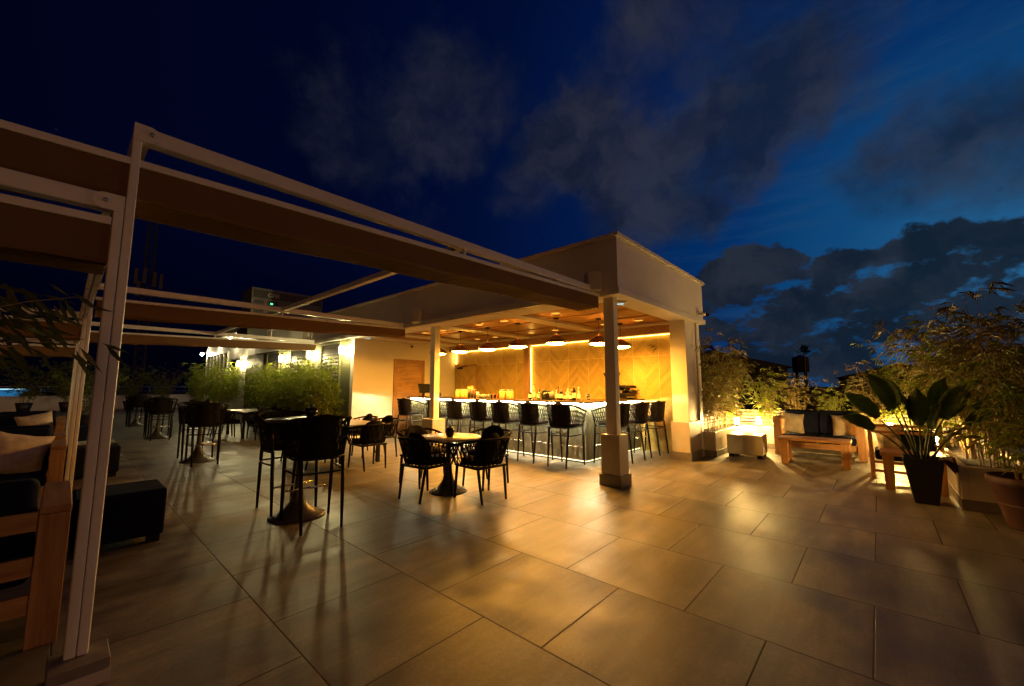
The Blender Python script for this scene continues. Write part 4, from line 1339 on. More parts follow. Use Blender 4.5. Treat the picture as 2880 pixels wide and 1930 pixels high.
# ------------------------------------------------------------------ bamboo
def bamboo_mesh(seed, h, spread, nculm, leaf, dens, start=.22, droop=1.0, dry=0.0, base=.16):
    rnd = random.Random(seed)
    st, lf = MB(), MB()
    tips = []
    for c in range(nculm):
        a = rnd.uniform(0, 2 * pi)
        rb = base * sqrt(rnd.random())
        bx, by = rb * cos(a), rb * sin(a)
        az = a + rnd.uniform(-.7, .7)
        lean = spread * rnd.uniform(.25, 1.0)
        hh = h * rnd.uniform(.62, 1.0)
        K = 9
        pts = []
        for k in range(K):
            f = k / (K - 1)
            o = lean * (f ** 1.7)
            pts.append(Vector((bx + o * cos(az) + .012 * sin(f * 9 + c), by + o * sin(az) + .012 * cos(f * 8 + c), hh * (f - .10 * f * f * lean / max(spread, .01)))))
        r0 = rnd.uniform(.0045, .0085)
        st.tube(pts, [r0 * (1 - .75 * k / (K - 1)) for k in range(K)], 5, cap=False)
        nn = int(dens * (1 - start) * hh / .085)
        for k in range(nn):
            f = start + (1 - start) * (k + rnd.random()) / nn
            f = min(.999, f)
            i = min(int(f * (K - 1)), K - 2)
            p = pts[i].lerp(pts[i + 1], f * (K - 1) - i)
            ba = rnd.uniform(0, 2 * pi)
            bl = rnd.uniform(.10, .34) * (1.15 - .5 * f) * (1 + .3 * leaf)
            el = rnd.uniform(.1, .8)
            d = Vector((cos(ba) * cos(el), sin(ba) * cos(el), sin(el)))
            q = p + d * bl
            st.tube([p, q], [.0018, .0009], 3, cap=False)
            for j in range(rnd.randint(4, 7)):
                g = rnd.uniform(.35, 1.0)
                s0 = p.lerp(q, g)
                la = ba + rnd.uniform(-1.3, 1.3)
                le = rnd.uniform(-.9, .35) * droop
                ld = Vector((cos(la) * cos(le), sin(la) * cos(le), sin(le)))
                L = leaf * rnd.uniform(.07, .135)
                w = L * rnd.uniform(.055, .085)
                sd = ld.cross(Vector((rnd.uniform(-.5, .5), rnd.uniform(-.5, .5), 1))).normalized() * w
                mid = s0 + ld * L * .42 + Vector((0, 0, .006))
                tip = s0 + ld * L + Vector((0, 0, -.022 * L / .1))
                lf.add([s0, mid - sd, tip, mid + sd], [(0, 1, 2), (0, 2, 3)])
    return st, lf

BAM = {}
def bamboo_kind(key, lm, **kw):
    r = thing('bamboo_plant', 'x', 'bamboo')
    st, lf = bamboo_mesh(**kw)
    st.build('stems', CULM, r)
    lf.build('foliage', lm, r)
    BAM[key] = Proto(r)
bamboo_kind('a', LEAFD, seed=1, h=2.25, spread=.75, nculm=15, leaf=1.55, dens=.62, start=.12)
bamboo_kind('b', LEAF, seed=2, h=2.0, spread=.60, nculm=15, leaf=1.5, dens=.66, start=.10)
bamboo_kind('c', LEAFD, seed=3, h=2.55, spread=1.0, nculm=13, leaf=1.6, dens=.50, start=.18)
bamboo_kind('wall', LEAF, seed=4, h=2.35, spread=.46, nculm=22, leaf=1.75, dens=.80, start=.20, base=.24)
bamboo_kind('wall2', LEAF, seed=5, h=2.45, spread=.56, nculm=20, leaf=1.8, dens=.74, start=.24, base=.22)
bamboo_kind('far', LEAF, seed=6, h=2.6, spread=1.3, nculm=16, leaf=1.9, dens=.55, start=.15)
bamboo_kind('dry', LEAFD, seed=8, h=3.0, spread=1.5, nculm=26, leaf=1.2, dens=.16, start=.35)

def planter(name, lab, x0, y0, x1, y1, h=.50, wall=.07):
    r = thing(name, lab, 'planter', ((x0 + x1) / 2, (y0 + y1) / 2, 0), 0, 'low cream planter walls')
    q = MB()
    for a in ((x0, y0, x1, y0 + wall), (x0, y1 - wall, x1, y1), (x0, y0 + wall, x0 + wall, y1 - wall), (x1 - wall, y0 + wall, x1, y1 - wall)):
        q.box(a[0], a[1], .12, a[2], a[3], h)
    q.build('body', CREAM, r, bevel=.004)
    e = .012
    MB().box(x0 - e, y0 - e, 0, x1 + e, y1 + e, .125).build('skirting', SKIRT, r, bevel=.003)
    MB().box(x0 + wall, y0 + wall, .126, x1 - wall, y1 - wall, h - .05).build('soil', SOIL, r)
    return r
planter('planter', 'cream planter beside the right column, behind the white ottoman', 9.02, 2.54, 12.05, 3.15)
planter('planter', 'cream planter running behind the navy garden sofa', 11.06, -.62, 12.05, 2.535)
planter('planter', 'cream planter end with a dark vent, right of the broad leaf plant', 7.11, -1.30, 12.05, -.632)
MB().tube([(7.105, -.98, .075), (7.094, -.98, .075)], .030, 16).build('vent', STEEL, props=('small round vent set low in the planter end', 'vent'))

gb = 'bamboo clumps in the planters on the right'
zs = .45
for k, (kind, x, y, rz, s, lab) in enumerate([
        ('c', 9.45, 2.85, .3, .98, 'leaning bamboo clump right beside the white corner column'), ('a', 10.05, 2.88, 1.9, 1.02, 'bamboo clump above the left garden lamp'), ('b', 10.75, 2.86, 3.0, 1.05, 'bamboo clump behind the white ottoman'),
        ('a', 11.45, 2.85, 4.1, .88, 'bamboo clump in the planter corner behind the sofa arm'), ('b', 11.5, 2.1, 5.2, .80, 'bamboo clump behind the left end of the garden sofa'), ('a', 11.55, 1.45, .7, .62, 'low bamboo clump behind the left sofa pillow'),
        ('b', 11.5, .75, 2.2, .55, 'low bamboo clump behind the middle of the garden sofa'), ('a', 11.55, .10, 3.3, .72, 'bamboo clump behind the right end of the garden sofa'), ('b', 11.4, -.45, 4.4, 1.05, 'bamboo clump behind the garden armchair'),
        ('c', 10.6, -.98, 5.0, .95, 'tall bamboo clump past the armchair in the right planter'), ('a', 9.9, -.95, .2, 1.08, 'bamboo clump right of the armchair'), ('c', 9.1, -1.0, 1.4, .95, 'bamboo clump behind the broad leaf plant'),
        ('b', 8.4, -1.0, 2.6, 1.10, 'bamboo clump over the bright right planter lamp'), ('a', 7.65, -1.02, 3.7, 1.02, 'bamboo clump at the near end of the right planter'), ('c', 9.6, -1.9, 4.8, 1.1, 'dark bamboo clump behind the right planter'),
        ('c', 8.3, -2.1, 2.0, 1.05, 'dark tall bamboo clump at the right edge of the view')]):
    BAM[kind].put((x, y, zs if y > -1.5 else 0), rz, lab, gb, s)

def garden_lamp(x, y, z, lab):
    r = thing('garden_lamp', lab, 'garden lamp', (x, y, z), 0, 'short glowing post lamps in the planters')
    MB().lathe([(.050, .02), (.050, .06), (.044, .065)], 20, (x, y, z)).build('base', BLACKM, r)
    dx, dy = (.09, 0) if x > 11 else (0, .09 if y > 0 else -.09)
    MB().bar((x, y, z + .035), (x + dx, y + dy, z + .035), .03, .02).build('bracket', BLACKM, r)
    MB().lathe([(.045, .066), (.045, .205), (.0, .21)], 20, (x, y, z)).build('diffuser', G_GARD, r)
    MB().lathe([(.06, .212), (.06, .222), (0, .23)], 20, (x, y, z)).build('cap', STEEL, r)
garden_lamp(10.60, 2.505, .50, 'glowing post lamp in the planter left of the white ottoman')
garden_lamp(11.022, 2.15, .50, 'glowing post lamp beside the left arm of the garden sofa')
garden_lamp(11.022, -.12, .50, 'glowing post lamp behind the armchair')
garden_lamp(8.85, -.590, .50, 'brightest post lamp in the right planter behind the broad leaf plant')

def slat_fence(lab, a, b, z0, z1, n):
    r = thing('slatted_fence', lab, 'fence', (a[0], a[1], 0), 0, 'low white slatted fences behind the bamboo')
    q = MB()
    for k in range(n):
        z = lerp(z0, z1, k / n)
        q.bar((a[0], a[1], z + .025), (b[0], b[1], z + .025), .022, .052)
    q.build('slats', WHITE, r)
    L = sqrt((b[0] - a[0]) ** 2 + (b[1] - a[1]) ** 2)
    for k in range(int(L / 1.1) + 1):
        f = k / int(L / 1.1)
        x, y = lerp(a[0], b[0], f), lerp(a[1], b[1], f)
        MB().box(x + .012 - .0, y + .012, 0, x + .055, y + .055, z1 + .03).build('post', WHITE, r)
slat_fence('white slatted fence along the back of the side planter', (9.3, 3.19), (12.1, 3.19), .30, .86, 7)
slat_fence('white slatted fence along the back of the sofa planter', (12.10, 3.15), (12.10, -1.3), .30, .86, 7)

# ------------------------------------------------------------------ garden lounge on the right
ottoman((9.60, 2.10, 0), .62, .64, .455, VINYL, 'square white vinyl ottoman in front of the lit planter', rz=.05)
r = thing('garden_sofa', 'wooden two seat sofa with navy cushions in front of the lit planter', 'sofa', (10.65, 1.0, 0))
for y0, y1 in ((1.60, 1.73), (.245, .375)):
    a = MB().box(10.26, y0 - .004, .735, 10.98, y1 + .004, .785).build('arm', TEAKX, r, bevel=.005)
    MB().box(10.26, y0, 0, 10.39, y1, .734).build('leg', TEAK, a, bevel=.005)
    MB().box(10.85, y0, 0, 10.98, y1, .734).build('leg', TEAK, a, bevel=.005)
    MB().box(10.391, y0 + .02, .20, 10.849, y1 - .02, .30).build('side_rail', TEAKX, a)
MB().box(10.30, .376, .17, 10.33, 1.599, .285).build('front_rail', TEAKY, r, bevel=.004)
MB().box(10.93, .376, .30, 10.96, 1.599, .70).build('back_board', TEAKY, r, bevel=.004)
for y0, y1 in ((.385, .985), (.99, 1.592)):
    MB().box(10.28, y0, .286, 10.92, y1, .44).build('seat_cushion', NAVY, r, bevel=.04, seg=4)
    MB().hexa([(10.76, y0, .44), (10.92, y0, .44), (10.92, y1, .44), (10.76, y1, .44), (10.82, y0, .925), (10.98, y0, .925), (10.98, y1, .925), (10.82, y1, .925)]).build('back_cushion', NAVY, r, bevel=.045, seg=4)
pillow((10.60, 1.42, .655), (radians(-16), radians(8), radians(-62)), 'cream pillow leaning on the left arm of the garden sofa', .44, 'cream pillows on the garden seats')
pillow((10.62, .56, .650), (radians(-14), radians(-6), radians(-108)), 'cream pillow leaning on the right arm of the garden sofa', .44, 'cream pillows on the garden seats')
q = slab_table((9.42, .95, 0), 1.06, .50, .475, 'low teak table in front of the garden sofa', rz=pi / 2, leg=.105)
r = thing('garden_armchair', 'light wood open frame armchair with navy cushion seen from behind', 'armchair', (9.0, -.235, 0))
for y in (.155, -.625):
    q = MB()
    q.box(8.62, y - .025, 0, 8.67, y + .025, .84)
    q.box(9.26, y - .025, 0, 9.31, y + .025, .62)
    q.box(8.671, y - .025, .0, 9.259, y + .025, .04)
    q.box(8.671, y - .03, .575, 9.259, y + .03, .62)
    q.build('side_frame', TEAKX, r, bevel=.004)
MB().box(8.622, -.599, .795, 8.665, .129, .838).box(8.622, -.599, .700, 8.665, .129, .740).build('back_rails', TEAKY, r, bevel=.004)
MB().box(8.63, -.599, .235, 8.665, .129, .275).box(8.63, -.599, .10, 8.665, .129, .14).build('lower_rails', TEAKY, r, bevel=.004)
MB().box(8.68, -.585, .28, 9.30, .115, .43).build('seat_cushion', NAVY, r, bevel=.04, seg=4)
MB().hexa([(8.68, -.58, .43), (8.80, -.58, .43), (8.80, -.20, .43), (8.68, -.20, .43), (8.665, -.58, .76), (8.76, -.58, .76), (8.76, -.20, .76), (8.665, -.20, .76)]).build('back_cushion', NAVY, r, bevel=.035, seg=4)
pillow((8.80, -.10, .62), (radians(10), radians(10), radians(80)), 'cream pillow on the open frame armchair', .40, 'cream pillows on the garden seats')
slab_table((8.06, -.28, 0), .66, .54, .51, 'small teak side table behind the broad leaf plant', rz=pi / 2, leg=.10, loop=False)

# broad leaf plant in a square tapered pot
r = thing('broad_leaf_plant', 'big leaved banana like plant in a tapered black square pot', 'potted plant', (7.25, -.34, 0))
b0, b1, hp = .105, .185, .55
vs = []
for hw, z in ((b0, 0), (b1, hp), (b1 - .02, hp), (b1 - .03, hp - .06)):
    vs += [(7.25 - hw, -.34 - hw, z), (7.25 + hw, -.34 - hw, z), (7.25 + hw, -.34 + hw, z), (7.25 - hw, -.34 + hw, z)]
fs = [(3, 2, 1, 0)]
for k in range(3):
    for j in range(4):
        fs.append((k * 4 + j, k * 4 + (j + 1) % 4, k * 4 + 4 + (j + 1) % 4, k * 4 + 4 + j))
fs.append((12, 13, 14, 15))
MB().add(vs, fs).build('pot', POTB, r, bevel=.006)
def big_leaf(base, az, el, pet, L, W, bend, roll=0.0, fold=.35):
    """stalk rising then a long paddle blade that arches over"""
    d0 = Vector((cos(az) * cos(el), sin(az) * cos(el), sin(el)))
    pts = [Vector(base) + d0 * pet * f + Vector((0, 0, .05 * sin(f * pi))) for f in (0, .33, .66, 1)]
    MB().tube(pts, [.014, .011, .009, .007], 7).build('stalk', STALK, r)
    p = pts[-1].copy()
    nU, nV = 13, 7
    cols = []
    d, e = d0.copy(), el
    for i in range(nU):
        u = i / (nU - 1)
        e2 = el - bend * u ** 1.3
        dd = Vector((cos(az) * cos(e2), sin(az) * cos(e2), sin(e2)))
        if i:
            p = p + dd * (L / (nU - 1))
        side = dd.cross(Vector((0, 0, 1))).normalized()
        nrm = side.cross(dd).normalized()
        side, nrm = side * cos(roll) + nrm * sin(roll), nrm * cos(roll) - side * sin(roll)
        wv = W * (sin(pi * min(1, (u * .94 + .05))) ** .62) * (1 if u < .75 else (1 - (u - .75) * 2.2))
        row = []
        for j in range(nV):
            s = 2 * j / (nV - 1) - 1
            row.append(p + side * (s * wv * .5) + nrm * (abs(s) * wv * fold * .5 + .010 * sin(u * 23 + j) * abs(s)))
        cols.append(row)
    m = MB()
    m.add([q for row in cols for q in row], [(i * nV + j, i * nV + j + 1, (i + 1) * nV + j + 1, (i + 1) * nV + j) for i in range(nU - 1) for j in range(nV - 1)], True)
    m.build('leaf_blade', LEAFB, r, solid=.002)
B0 = (7.25, -.34, .50)
# azimuths: the viewer is towards -X, so +Y leans left in the view and -Y leans right
for dx, dy, az, el, pet, L, W, bend, roll, fold in [(-.02, .04, radians(98), 1.28, .66, .52, .21, .30, 1.25, .35), (.0, .06, radians(94), 1.02, .60, .44, .20, .55, 1.2, .3), (-.04, .08, radians(100), .80, .50, .36, .20, .75, 1.0, .3),
        (-.05, .0, radians(190), 1.50, .44, .48, .20, .10, .2, .45), (.02, -.03, radians(280), 1.20, .56, .52, .22, .35, -1.2, .3), (.0, -.06, radians(268), .92, .60, .60, .21, .45, -1.1, .35),
        (.04, -.02, radians(300), 1.34, .62, .46, .19, .3, -1.3, .35), (.03, .03, radians(70), 1.36, .70, .40, .18, .4, 1.3, .35), (.0, .02, radians(120), 1.44, .50, .36, .17, .3, 1.0, .5), (.03, -.05, radians(255), 1.40, .40, .34, .16, .3, -1.1, .5)]:
    big_leaf((B0[0] + dx, B0[1] + dy, B0[2]), az, el, pet, L, W, bend, roll, fold)
q = MB()
for k in range(14):
    a = radians(random.uniform(235, 300))
    p0 = Vector((7.22, -.50, .56))
    d = Vector((cos(a), sin(a), .2))
    p1 = p0 + d * random.uniform(.06, .12)
    p2 = p1 + Vector((cos(a) * .03, sin(a) * .03, -random.uniform(.08, .22)))
    sd = d.cross(Vector((0, 0, 1))).normalized() * .014
    q.add([p0 - sd * .4, p0 + sd * .4, p1 + sd, p2, p1 - sd], [(0, 1, 2, 3, 4)])
q.build('dried_leaves', DEAD, r)

# terracotta pot with bamboo at the right edge
r = thing('terracotta_pot', 'big round terracotta pot at the right edge of the terrace', 'pot', (6.62, -1.08, 0))
MB().lathe([(.19, 0), (.20, .02), (.285, .42), (.30, .43), (.312, .445), (.312, .50), (.295, .51), (.275, .50), (.26, .42), (0, .41)], 44, (6.62, -1.08, 0)).build('body', TERRA, r)
MB().lathe([(.247, .22), (.252, .226), (.252, .236), (.25, .242)], 44, (6.62, -1.08, 0), False).build('rib', TERRA, r)
MB().lathe([(.262, .418), (.0, .425)], 30, (6.62, -1.08, 0), False).build('soil', SOIL, r)
BAM['b'].put((6.66, -1.10, .41), 1.1, 'bamboo growing in the terracotta pot', gb, .80)

# leafy branch hanging in from a bamboo standing left of the viewer
r = thing('near_bamboo', 'dim bamboo sprays hanging in at the upper left, close to the viewer', 'bamboo', (-1.15, 2.25, 0))
st, lf = MB(), MB()
rnd = random.Random(31)
MB().lathe([(.15, 0), (.20, .34), (.18, .34), (.16, .3), (0, .3)], 24, (-1.15, 2.25, 0)).build('pot', POTB, r)
for c in range(9):
    tip = Vector((rnd.uniform(-.22, .04), rnd.uniform(2.25, 2.55), rnd.uniform(1.58, 2.02)))
    b0 = Vector((-1.15 + rnd.uniform(-.08, .08), 2.25 + rnd.uniform(-.08, .08), .3))
    mid = b0.lerp(tip, .5) + Vector((-.16, 0, .55))
    pts = [b0 * (1 - f) ** 2 + mid * 2 * f * (1 - f) + tip * f * f for f in [k / 10 for k in range(11)]]
    st.tube(pts, [.008 * (1 - .08 * k) for k in range(11)], 5, cap=False)
    for k in range(30):
        f = rnd.uniform(.70, 1.0)
        p = b0 * (1 - f) ** 2 + mid * 2 * f * (1 - f) + tip * f * f
        a = rnd.uniform(0, 2 * pi)
        p = p + Vector((cos(a) * .07, sin(a) * .07, rnd.uniform(-.06, .05)))
        e = rnd.uniform(-1.2, -.1)
        a = rnd.uniform(-.9, .9)
        d = Vector((cos(a) * cos(e), sin(a) * cos(e), sin(e)))
        L = rnd.uniform(.07, .13)
        sd = d.cross(Vector((rnd.uniform(-.4, .4), 1, .3))).normalized() * L * .075
        lf.add([p, p + d * L * .4 - sd, p + d * L, p + d * L * .4 + sd], [(0, 1, 2), (0, 2, 3)])
st.build('stems', CULM, r)
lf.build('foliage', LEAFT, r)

# ------------------------------------------------------------------ annex along the left
AN = thing('annex_building', 'long olive and white annex wall behind the lit bamboo hedge', 'building', (7, 19, 0))
AX = 5.34
MB().box(AX, 10.905, 0, AX + .25, 20.5, 2.802).build('olive_wall', GREENW, AN)
MB().box(AX - .012, 20.502, 0, AX + .25, 28.0, 3.70).build('white_wall', WALLW, AN)
MB().box(AX + .26, 27.85, 0, 14.0, 28.0, 3.70).box(13.85, 11.3, 0, 14.0, 27.84, 3.70).build('rear_wall', FARW, AN)
MB().box(4.72, 19.42, 3.72, 14.05, 28.3, 3.86).box(FX1 + .01, 11.3, 3.60, 14.05, 19.41, 3.74).build('roof_slab', WHITE, AN, bevel=.01)
q = MB()
for k in range(13):
    q.box(5.30, 17.55 + .148 * k, 2.87, 5.316, 17.55 + .148 * k + .13, 3.63)
q.build('panel_cladding', WHITE, AN)
for y0, y1, z0, z1 in ((11.57, 12.78, 1.0, 2.69), (14.03, 15.31, 1.0, 2.68), (16.55, 17.8, 1.0, 2.68)):
    w = MB()
    for k in range(16):
        z = lerp(z0, z1, k / 16)
        w.hexa([(AX - .035, y0, z), (AX - .004, y0, z), (AX - .004, y1, z), (AX - .035, y1, z), (AX - .015, y0, z + .098), (AX - .004, y0, z + .098), (AX - .004, y1, z + .098), (AX - .015, y1, z + .098)])
    w = w.build('window', SHUT, AN)
    MB().box(AX - .045, y0 - .05, z0 - .05, AX - .003, y0 - .002, z1 + .05).box(AX - .045, y1 + .002, z0 - .05, AX - .003, y1 + .05, z1 + .05).box(AX - .045, y0, z1 + .005, AX - .003, y1, z1 + .05).build('window_frame', GREENW, w)
MB().box(AX - .05, 18.35, 0, AX - .002, 20.48, 2.72).build('dark_panel', SHUT, AN)
w = MB().box(AX - .05, 21.75, 1.1, AX - .014, 22.95, 2.70).build('window', GLASSD, AN)
MB().box(AX - .06, 21.69, 1.04, AX - .013, 21.748, 2.76).box(AX - .06, 22.952, 1.04, AX - .013, 23.01, 2.76).box(AX - .06, 21.75, 2.702, AX - .013, 22.95, 2.76).build('window_frame', DARKM, w)
d = MB().box(AX - .04, 23.6, .02, AX - .014, 27.7, 3.10).build('glass_door', GLASSD, AN)
q = MB()
for k in range(7):
    y = lerp(23.56, 27.72, k / 6)
    q.box(AX - .09, y - .035, 0, AX - .013, y + .035, 3.16)
q.box(AX - .088, 23.6, 3.10, AX - .0135, 27.7, 3.158)
q.build('door_frame', WALLW, d)
MB().tube([(AX - .10, 27.2, .95), (AX - .14, 27.2, .97), (AX - .14, 27.2, 1.25), (AX - .10, 27.2, 1.27)], .012).build('handle', STEEL, d)
MB().box(AX - .055, 27.90, 0, AX + .02, 28.04, 3.55).build('corner_post', WALLW, AN)

def sconce(y, z, lab, x=None):
    x = (AX if x is None else x)
    r = thing('wall_lamp', lab, 'wall lamp', (x, y, z), 0, 'lit wall lamps along the annex')
    MB().box(x - .02, y - .03, z - .05, x - .001, y + .03, z + .05).bar((x - .02, y, z + .125), (x - .16, y, z + .125), .02).build('bracket', BLACKM, r)
    MB().lathe([(.058, .112), (.058, .135), (0, .14)], 20, (x - .16, y, z), False).build('cap', STEEL, r)
    MB().lathe([(0, -.112), (.05, -.11), (.053, -.10), (.053, .11)], 20, (x - .16, y, z), False).build('glass', G_SCON, r)
sconce(11.18, 2.46, 'lit wall lamp nearest the bar, above the bamboo hedge end')
sconce(13.44, 2.44, 'lit wall lamp between the two nearest dark shutters')
sconce(15.93, 2.44, 'lit wall lamp half buried in bamboo between the farther shutters')
sconce(21.16, 2.45, 'lit wall lamp on the white part of the annex', AX - .013)
def eaves(x, y, lab):
    r = thing('eaves_lamp', lab, 'lamp', (x, y, 3.715), 0, 'bright lamps under the annex roof edge')
    MB().lathe([(.075, 0), (.075, -.03), (.06, -.035)], 20, (x, y, 3.718)).build('housing', STEEL, r)
    MB().lathe([(.060, -.034), (.05, -.060), (0, -.07)], 18, (x, y, 3.718), False).build('lens', G_EAVE, r)
eaves(5.02, 20.1, 'bright lamp under the roof edge nearest the viewer')
eaves(5.02, 22.3, 'bright lamp second along the roof edge')
eaves(5.02, 25.4, 'bright lamp under the roof edge over the glass doors')
r = thing('corner_lamp', 'bare round lamp glowing at the far corner of the annex', 'lamp', (5.12, 28.1, 3.3))
MB().bar((5.3, 28.05, 3.34), (5.1, 28.1, 3.34), .02).build('arm', STEEL, r)
MB().lathe([(0, -.09), (.055, -.06), (.075, 0), (.055, .05), (.02, .07)], 18, (5.08, 28.1, 3.27)).build('bulb', G_EAVE, r)

gw = 'potted bamboo along the annex wall'
def trough(x0, y0, x1, y1, h, lab):
    r = thing('trough', lab, 'planter', ((x0 + x1) / 2, (y0 + y1) / 2, 0), 0, 'dark planters along the annex')
    MB().box(x0, y0, 0, x1, y1, h).build('body', POTB, r, bevel=.01)
    MB().box(x0 + .03, y0 + .03, h + .001, x1 - .03, y1 - .03, h + .006).build('soil', SOIL, r)
for k, (kind, x, y, rz, s, lab) in enumerate([('wall', 4.88, 11.35, 0.2, .84, 'bamboo clump at the hedge end beside the white bar wall'), ('wall2', 4.86, 12.25, 1.3, .82, 'bamboo clump under the nearest dark shutter'),
        ('wall', 4.88, 13.15, 2.5, .84, 'bamboo clump below the second wall lamp'), ('wall2', 4.84, 14.05, 3.4, .82, 'bamboo clump under the second dark shutter'), ('wall', 4.86, 15.0, 4.4, .86, 'bamboo clump left of the second dark shutter'),
        ('wall2', 4.86, 15.9, 5.1, .84, 'bamboo clump around the third wall lamp'), ('wall', 4.84, 16.9, .9, .84, 'bamboo clump at the left end of the near hedge'),
        ('wall2', 4.78, 21.4, 2.0, 1.02, 'yellow lit bamboo in front of the white annex wall'), ('wall', 4.74, 23.4, 3.2, 1.05, 'yellow lit bamboo before the glass doors'), ('wall2', 4.70, 25.6, .4, 1.0, 'yellow lit bamboo at the far annex corner')]):
    BAM[kind].put((x, y, .36), rz, lab, gw, s)
    trough(x - .22, y - .36, x + .22, y + .36, .36, 'dark planter box under the ' + lab.split(' ', 2)[2] if False else ['dark planter box at the hedge end beside the bar wall', 'dark planter box below the nearest shutter', 'dark planter box below the second wall lamp', 'dark planter box below the second shutter', 'dark planter box left of the second shutter', 'dark planter box below the third wall lamp', 'dark planter box at the left end of the near hedge', 'dark planter box before the white annex wall', 'dark planter box before the glass doors', 'dark planter box at the far annex corner'][k])

# rooftop generator with its green display
r = thing('rooftop_unit', 'grey rooftop machine cabinet with green lit display above the annex', 'machine', (5.6, 18.6, 3.5))
MB().box(4.66, 18.0, 3.75, 7.4, 19.3, 5.36).build('cabinet', GREYM, r, bevel=.02)
MB().box(4.72, 17.985, 4.95, 7.34, 17.999, 5.27).build('dark_band', DARKM, r)
q = MB()
for k in range(14):
    q.box(4.76, 17.975, 3.95 + .066 * k, 5.10, 17.999, 3.95 + .066 * k + .034)
q.build('vent_slats', DARKM, r)
MB().box(5.22, 17.97, 4.60, 5.62, 17.999, 4.88).build('control_panel', DARKM, r, bevel=.01)
MB().box(5.33, 17.962, 4.73, 5.42, 17.969, 4.79).build('display', G_GREEN, r)
tx = bpy.data.curves.new('lettering', 'FONT')
tx.body = 'GFEI'
tx.size = .22
tx.extrude = .004
tmp = bpy.data.objects.new('lettering_curve', tx)
lm_ = bpy.data.meshes.new_from_object(tmp)
bpy.data.objects.remove(tmp)
lm_.materials.clear()
lm_.materials.append(SPEAK)
o = bpy.data.objects.new('lettering', lm_)
COL.objects.link(o)
o.parent = r
o.location = Vector((5.22, 17.978, 5.03)) - r.location
o.rotation_euler = (pi / 2, 0, 0)
MB().box(4.60, 18.0, 3.75 - .3, 7.5, 19.4, 3.749).build('base_frame', DARKM, r)

# far parapet with steel rail
r = thing('far_parapet', 'low cream parapet with steel handrail at the far end of the terrace', 'parapet', (-3, 37.1, 0))
MB().box(-16, 37.0, 0, 12, 37.2, .90).build('wall', WALLW, r)
q = MB()
for k in range(12):
    x = -15.4 + 2.42 * k
    MB().tube([(x, 37.1, .90), (x, 37.1, 1.43)], .025, 8).build('post', STEEL, r)
MB().tube([(-16, 37.1, 1.44), (12, 37.1, 1.44)], .028, 8).build('handrail', STEEL, r)
MB().tube([(-16, 37.1, 1.17), (12, 37.1, 1.17)], .010, 6).build('lower_rail', STEEL, r)
gf = 'potted plants along the far parapet'
def far_pot(x, y, kind, rz, s, lab, plab):
    r = thing('round_pot', plab, 'pot', (x, y, 0), 0, 'dark pots along the far parapet')
    MB().lathe([(.22, 0), (.34, .55), (.30, .55), (.28, .48), (0, .47)], 20, (x, y, 0)).build('body', POTB, r)
    MB().lathe([(.27, .478), (0, .482)], 20, (x, y, 0), False).build('soil', SOIL, r)
    BAM[kind].put((x, y, .47), rz, lab, gf, s)
for x, y, kind, rz, s, lab in [(4.7, 35.6, 'dry', 0, 1.05, 'half bare dry bamboo with pale twigs by the far parapet'), (4.2, 34.6, 'far', .5, .85, 'low green bamboo below the bare twigs'), (6.3, 35.8, 'far', 1.6, .92, 'green bamboo by the parapet nearest the annex'), (7.6, 35.6, 'dry', 2.2, .85, 'thin bare shrub nearest the annex corner'),
                               (2.9, 35.4, 'far', 2.9, 1.0, 'green shrub left of the bare twigs'), (1.6, 35.5, 'far', 4.0, 1.12, 'tall green shrub right of the near canopy post'), (.2, 35.5, 'far', 5.0, 1.05, 'shrub seen between the canopy posts'),
                               (-1.4, 35.3, 'far', .8, 1.1, 'shrub right of the blue lit building'), (-3.4, 35.4, 'far', 2.4, 1.25, 'tall shrub above the lounge at the left edge')]:
    far_pot(x, y, kind, rz, s, lab, 'dark pot of the ' + lab)
far_pot(.62, 18.6, 'far', 3.3, .62, 'bamboo in a flared pot between the second and third posts', 'flared brown pot seen between the pairs of canopy posts')

# ------------------------------------------------------------------ beyond the terrace
r = thing('lit_kiosk', 'blue lit flat building with a white tube light beyond the parapet', 'building', (-5, 60, -2))
MB().box(-9, 60.0, -9, -.6, 64, .35).build('body', FARW, r)
MB().box(-8.6, 59.93, .55, -1.1, 59.99, 1.22).build('blue_panel', G_BLUE, r)
MB().box(-9, 60.0, .36, -.6, 64, 1.28).build('roof_box', ROOFD, r)
MB().box(-4.4, 59.85, 1.20, -2.4, 59.92, 1.27).build('tube_light', G_CYAN, r)
r = thing('lattice_mast', 'tall dark lattice radio mast behind the canopies', 'mast', (7.6, 85, -9))
q = MB()
cx, cy, w = 7.6, 85.0, .62
for sx in (-1, 1):
    for sy in (-1, 1):
        q.bar((cx + sx * w, cy + sy * w, -9), (cx + sx * w * .8, cy + sy * w * .8, 31), .12)
for k in range(26):
    z = -6 + 1.4 * k
    for sy in (-1, 1):
        q.bar((cx - w * .9, cy + sy * w * .9, z), (cx + w * .9, cy + sy * w * .9, z + 1.4), .06)
        q.bar((cx + w * .9, cy + sy * w * .9, z), (cx - w * .9, cy + sy * w * .9, z + 1.4), .05)
        q.bar((cx + sy * w * .9, cy - w * .9, z), (cx + sy * w * .9, cy + w * .9, z + 1.4), .06)
q.build('lattice', ROOFD, r)
for dx, dz in ((-1.5, 18.5), (-.5, 18.8), (.7, 18.4), (1.5, 18.2), (-1.1, 16.6)):
    MB().box(cx + dx - .22, cy - 1.2, dz - 1.2, cx + dx + .22, cy - .95, dz + 1.2).bar((cx + dx, cy - .95, dz), (cx, cy, dz), .1).build('antenna_panel', DARKM, r)

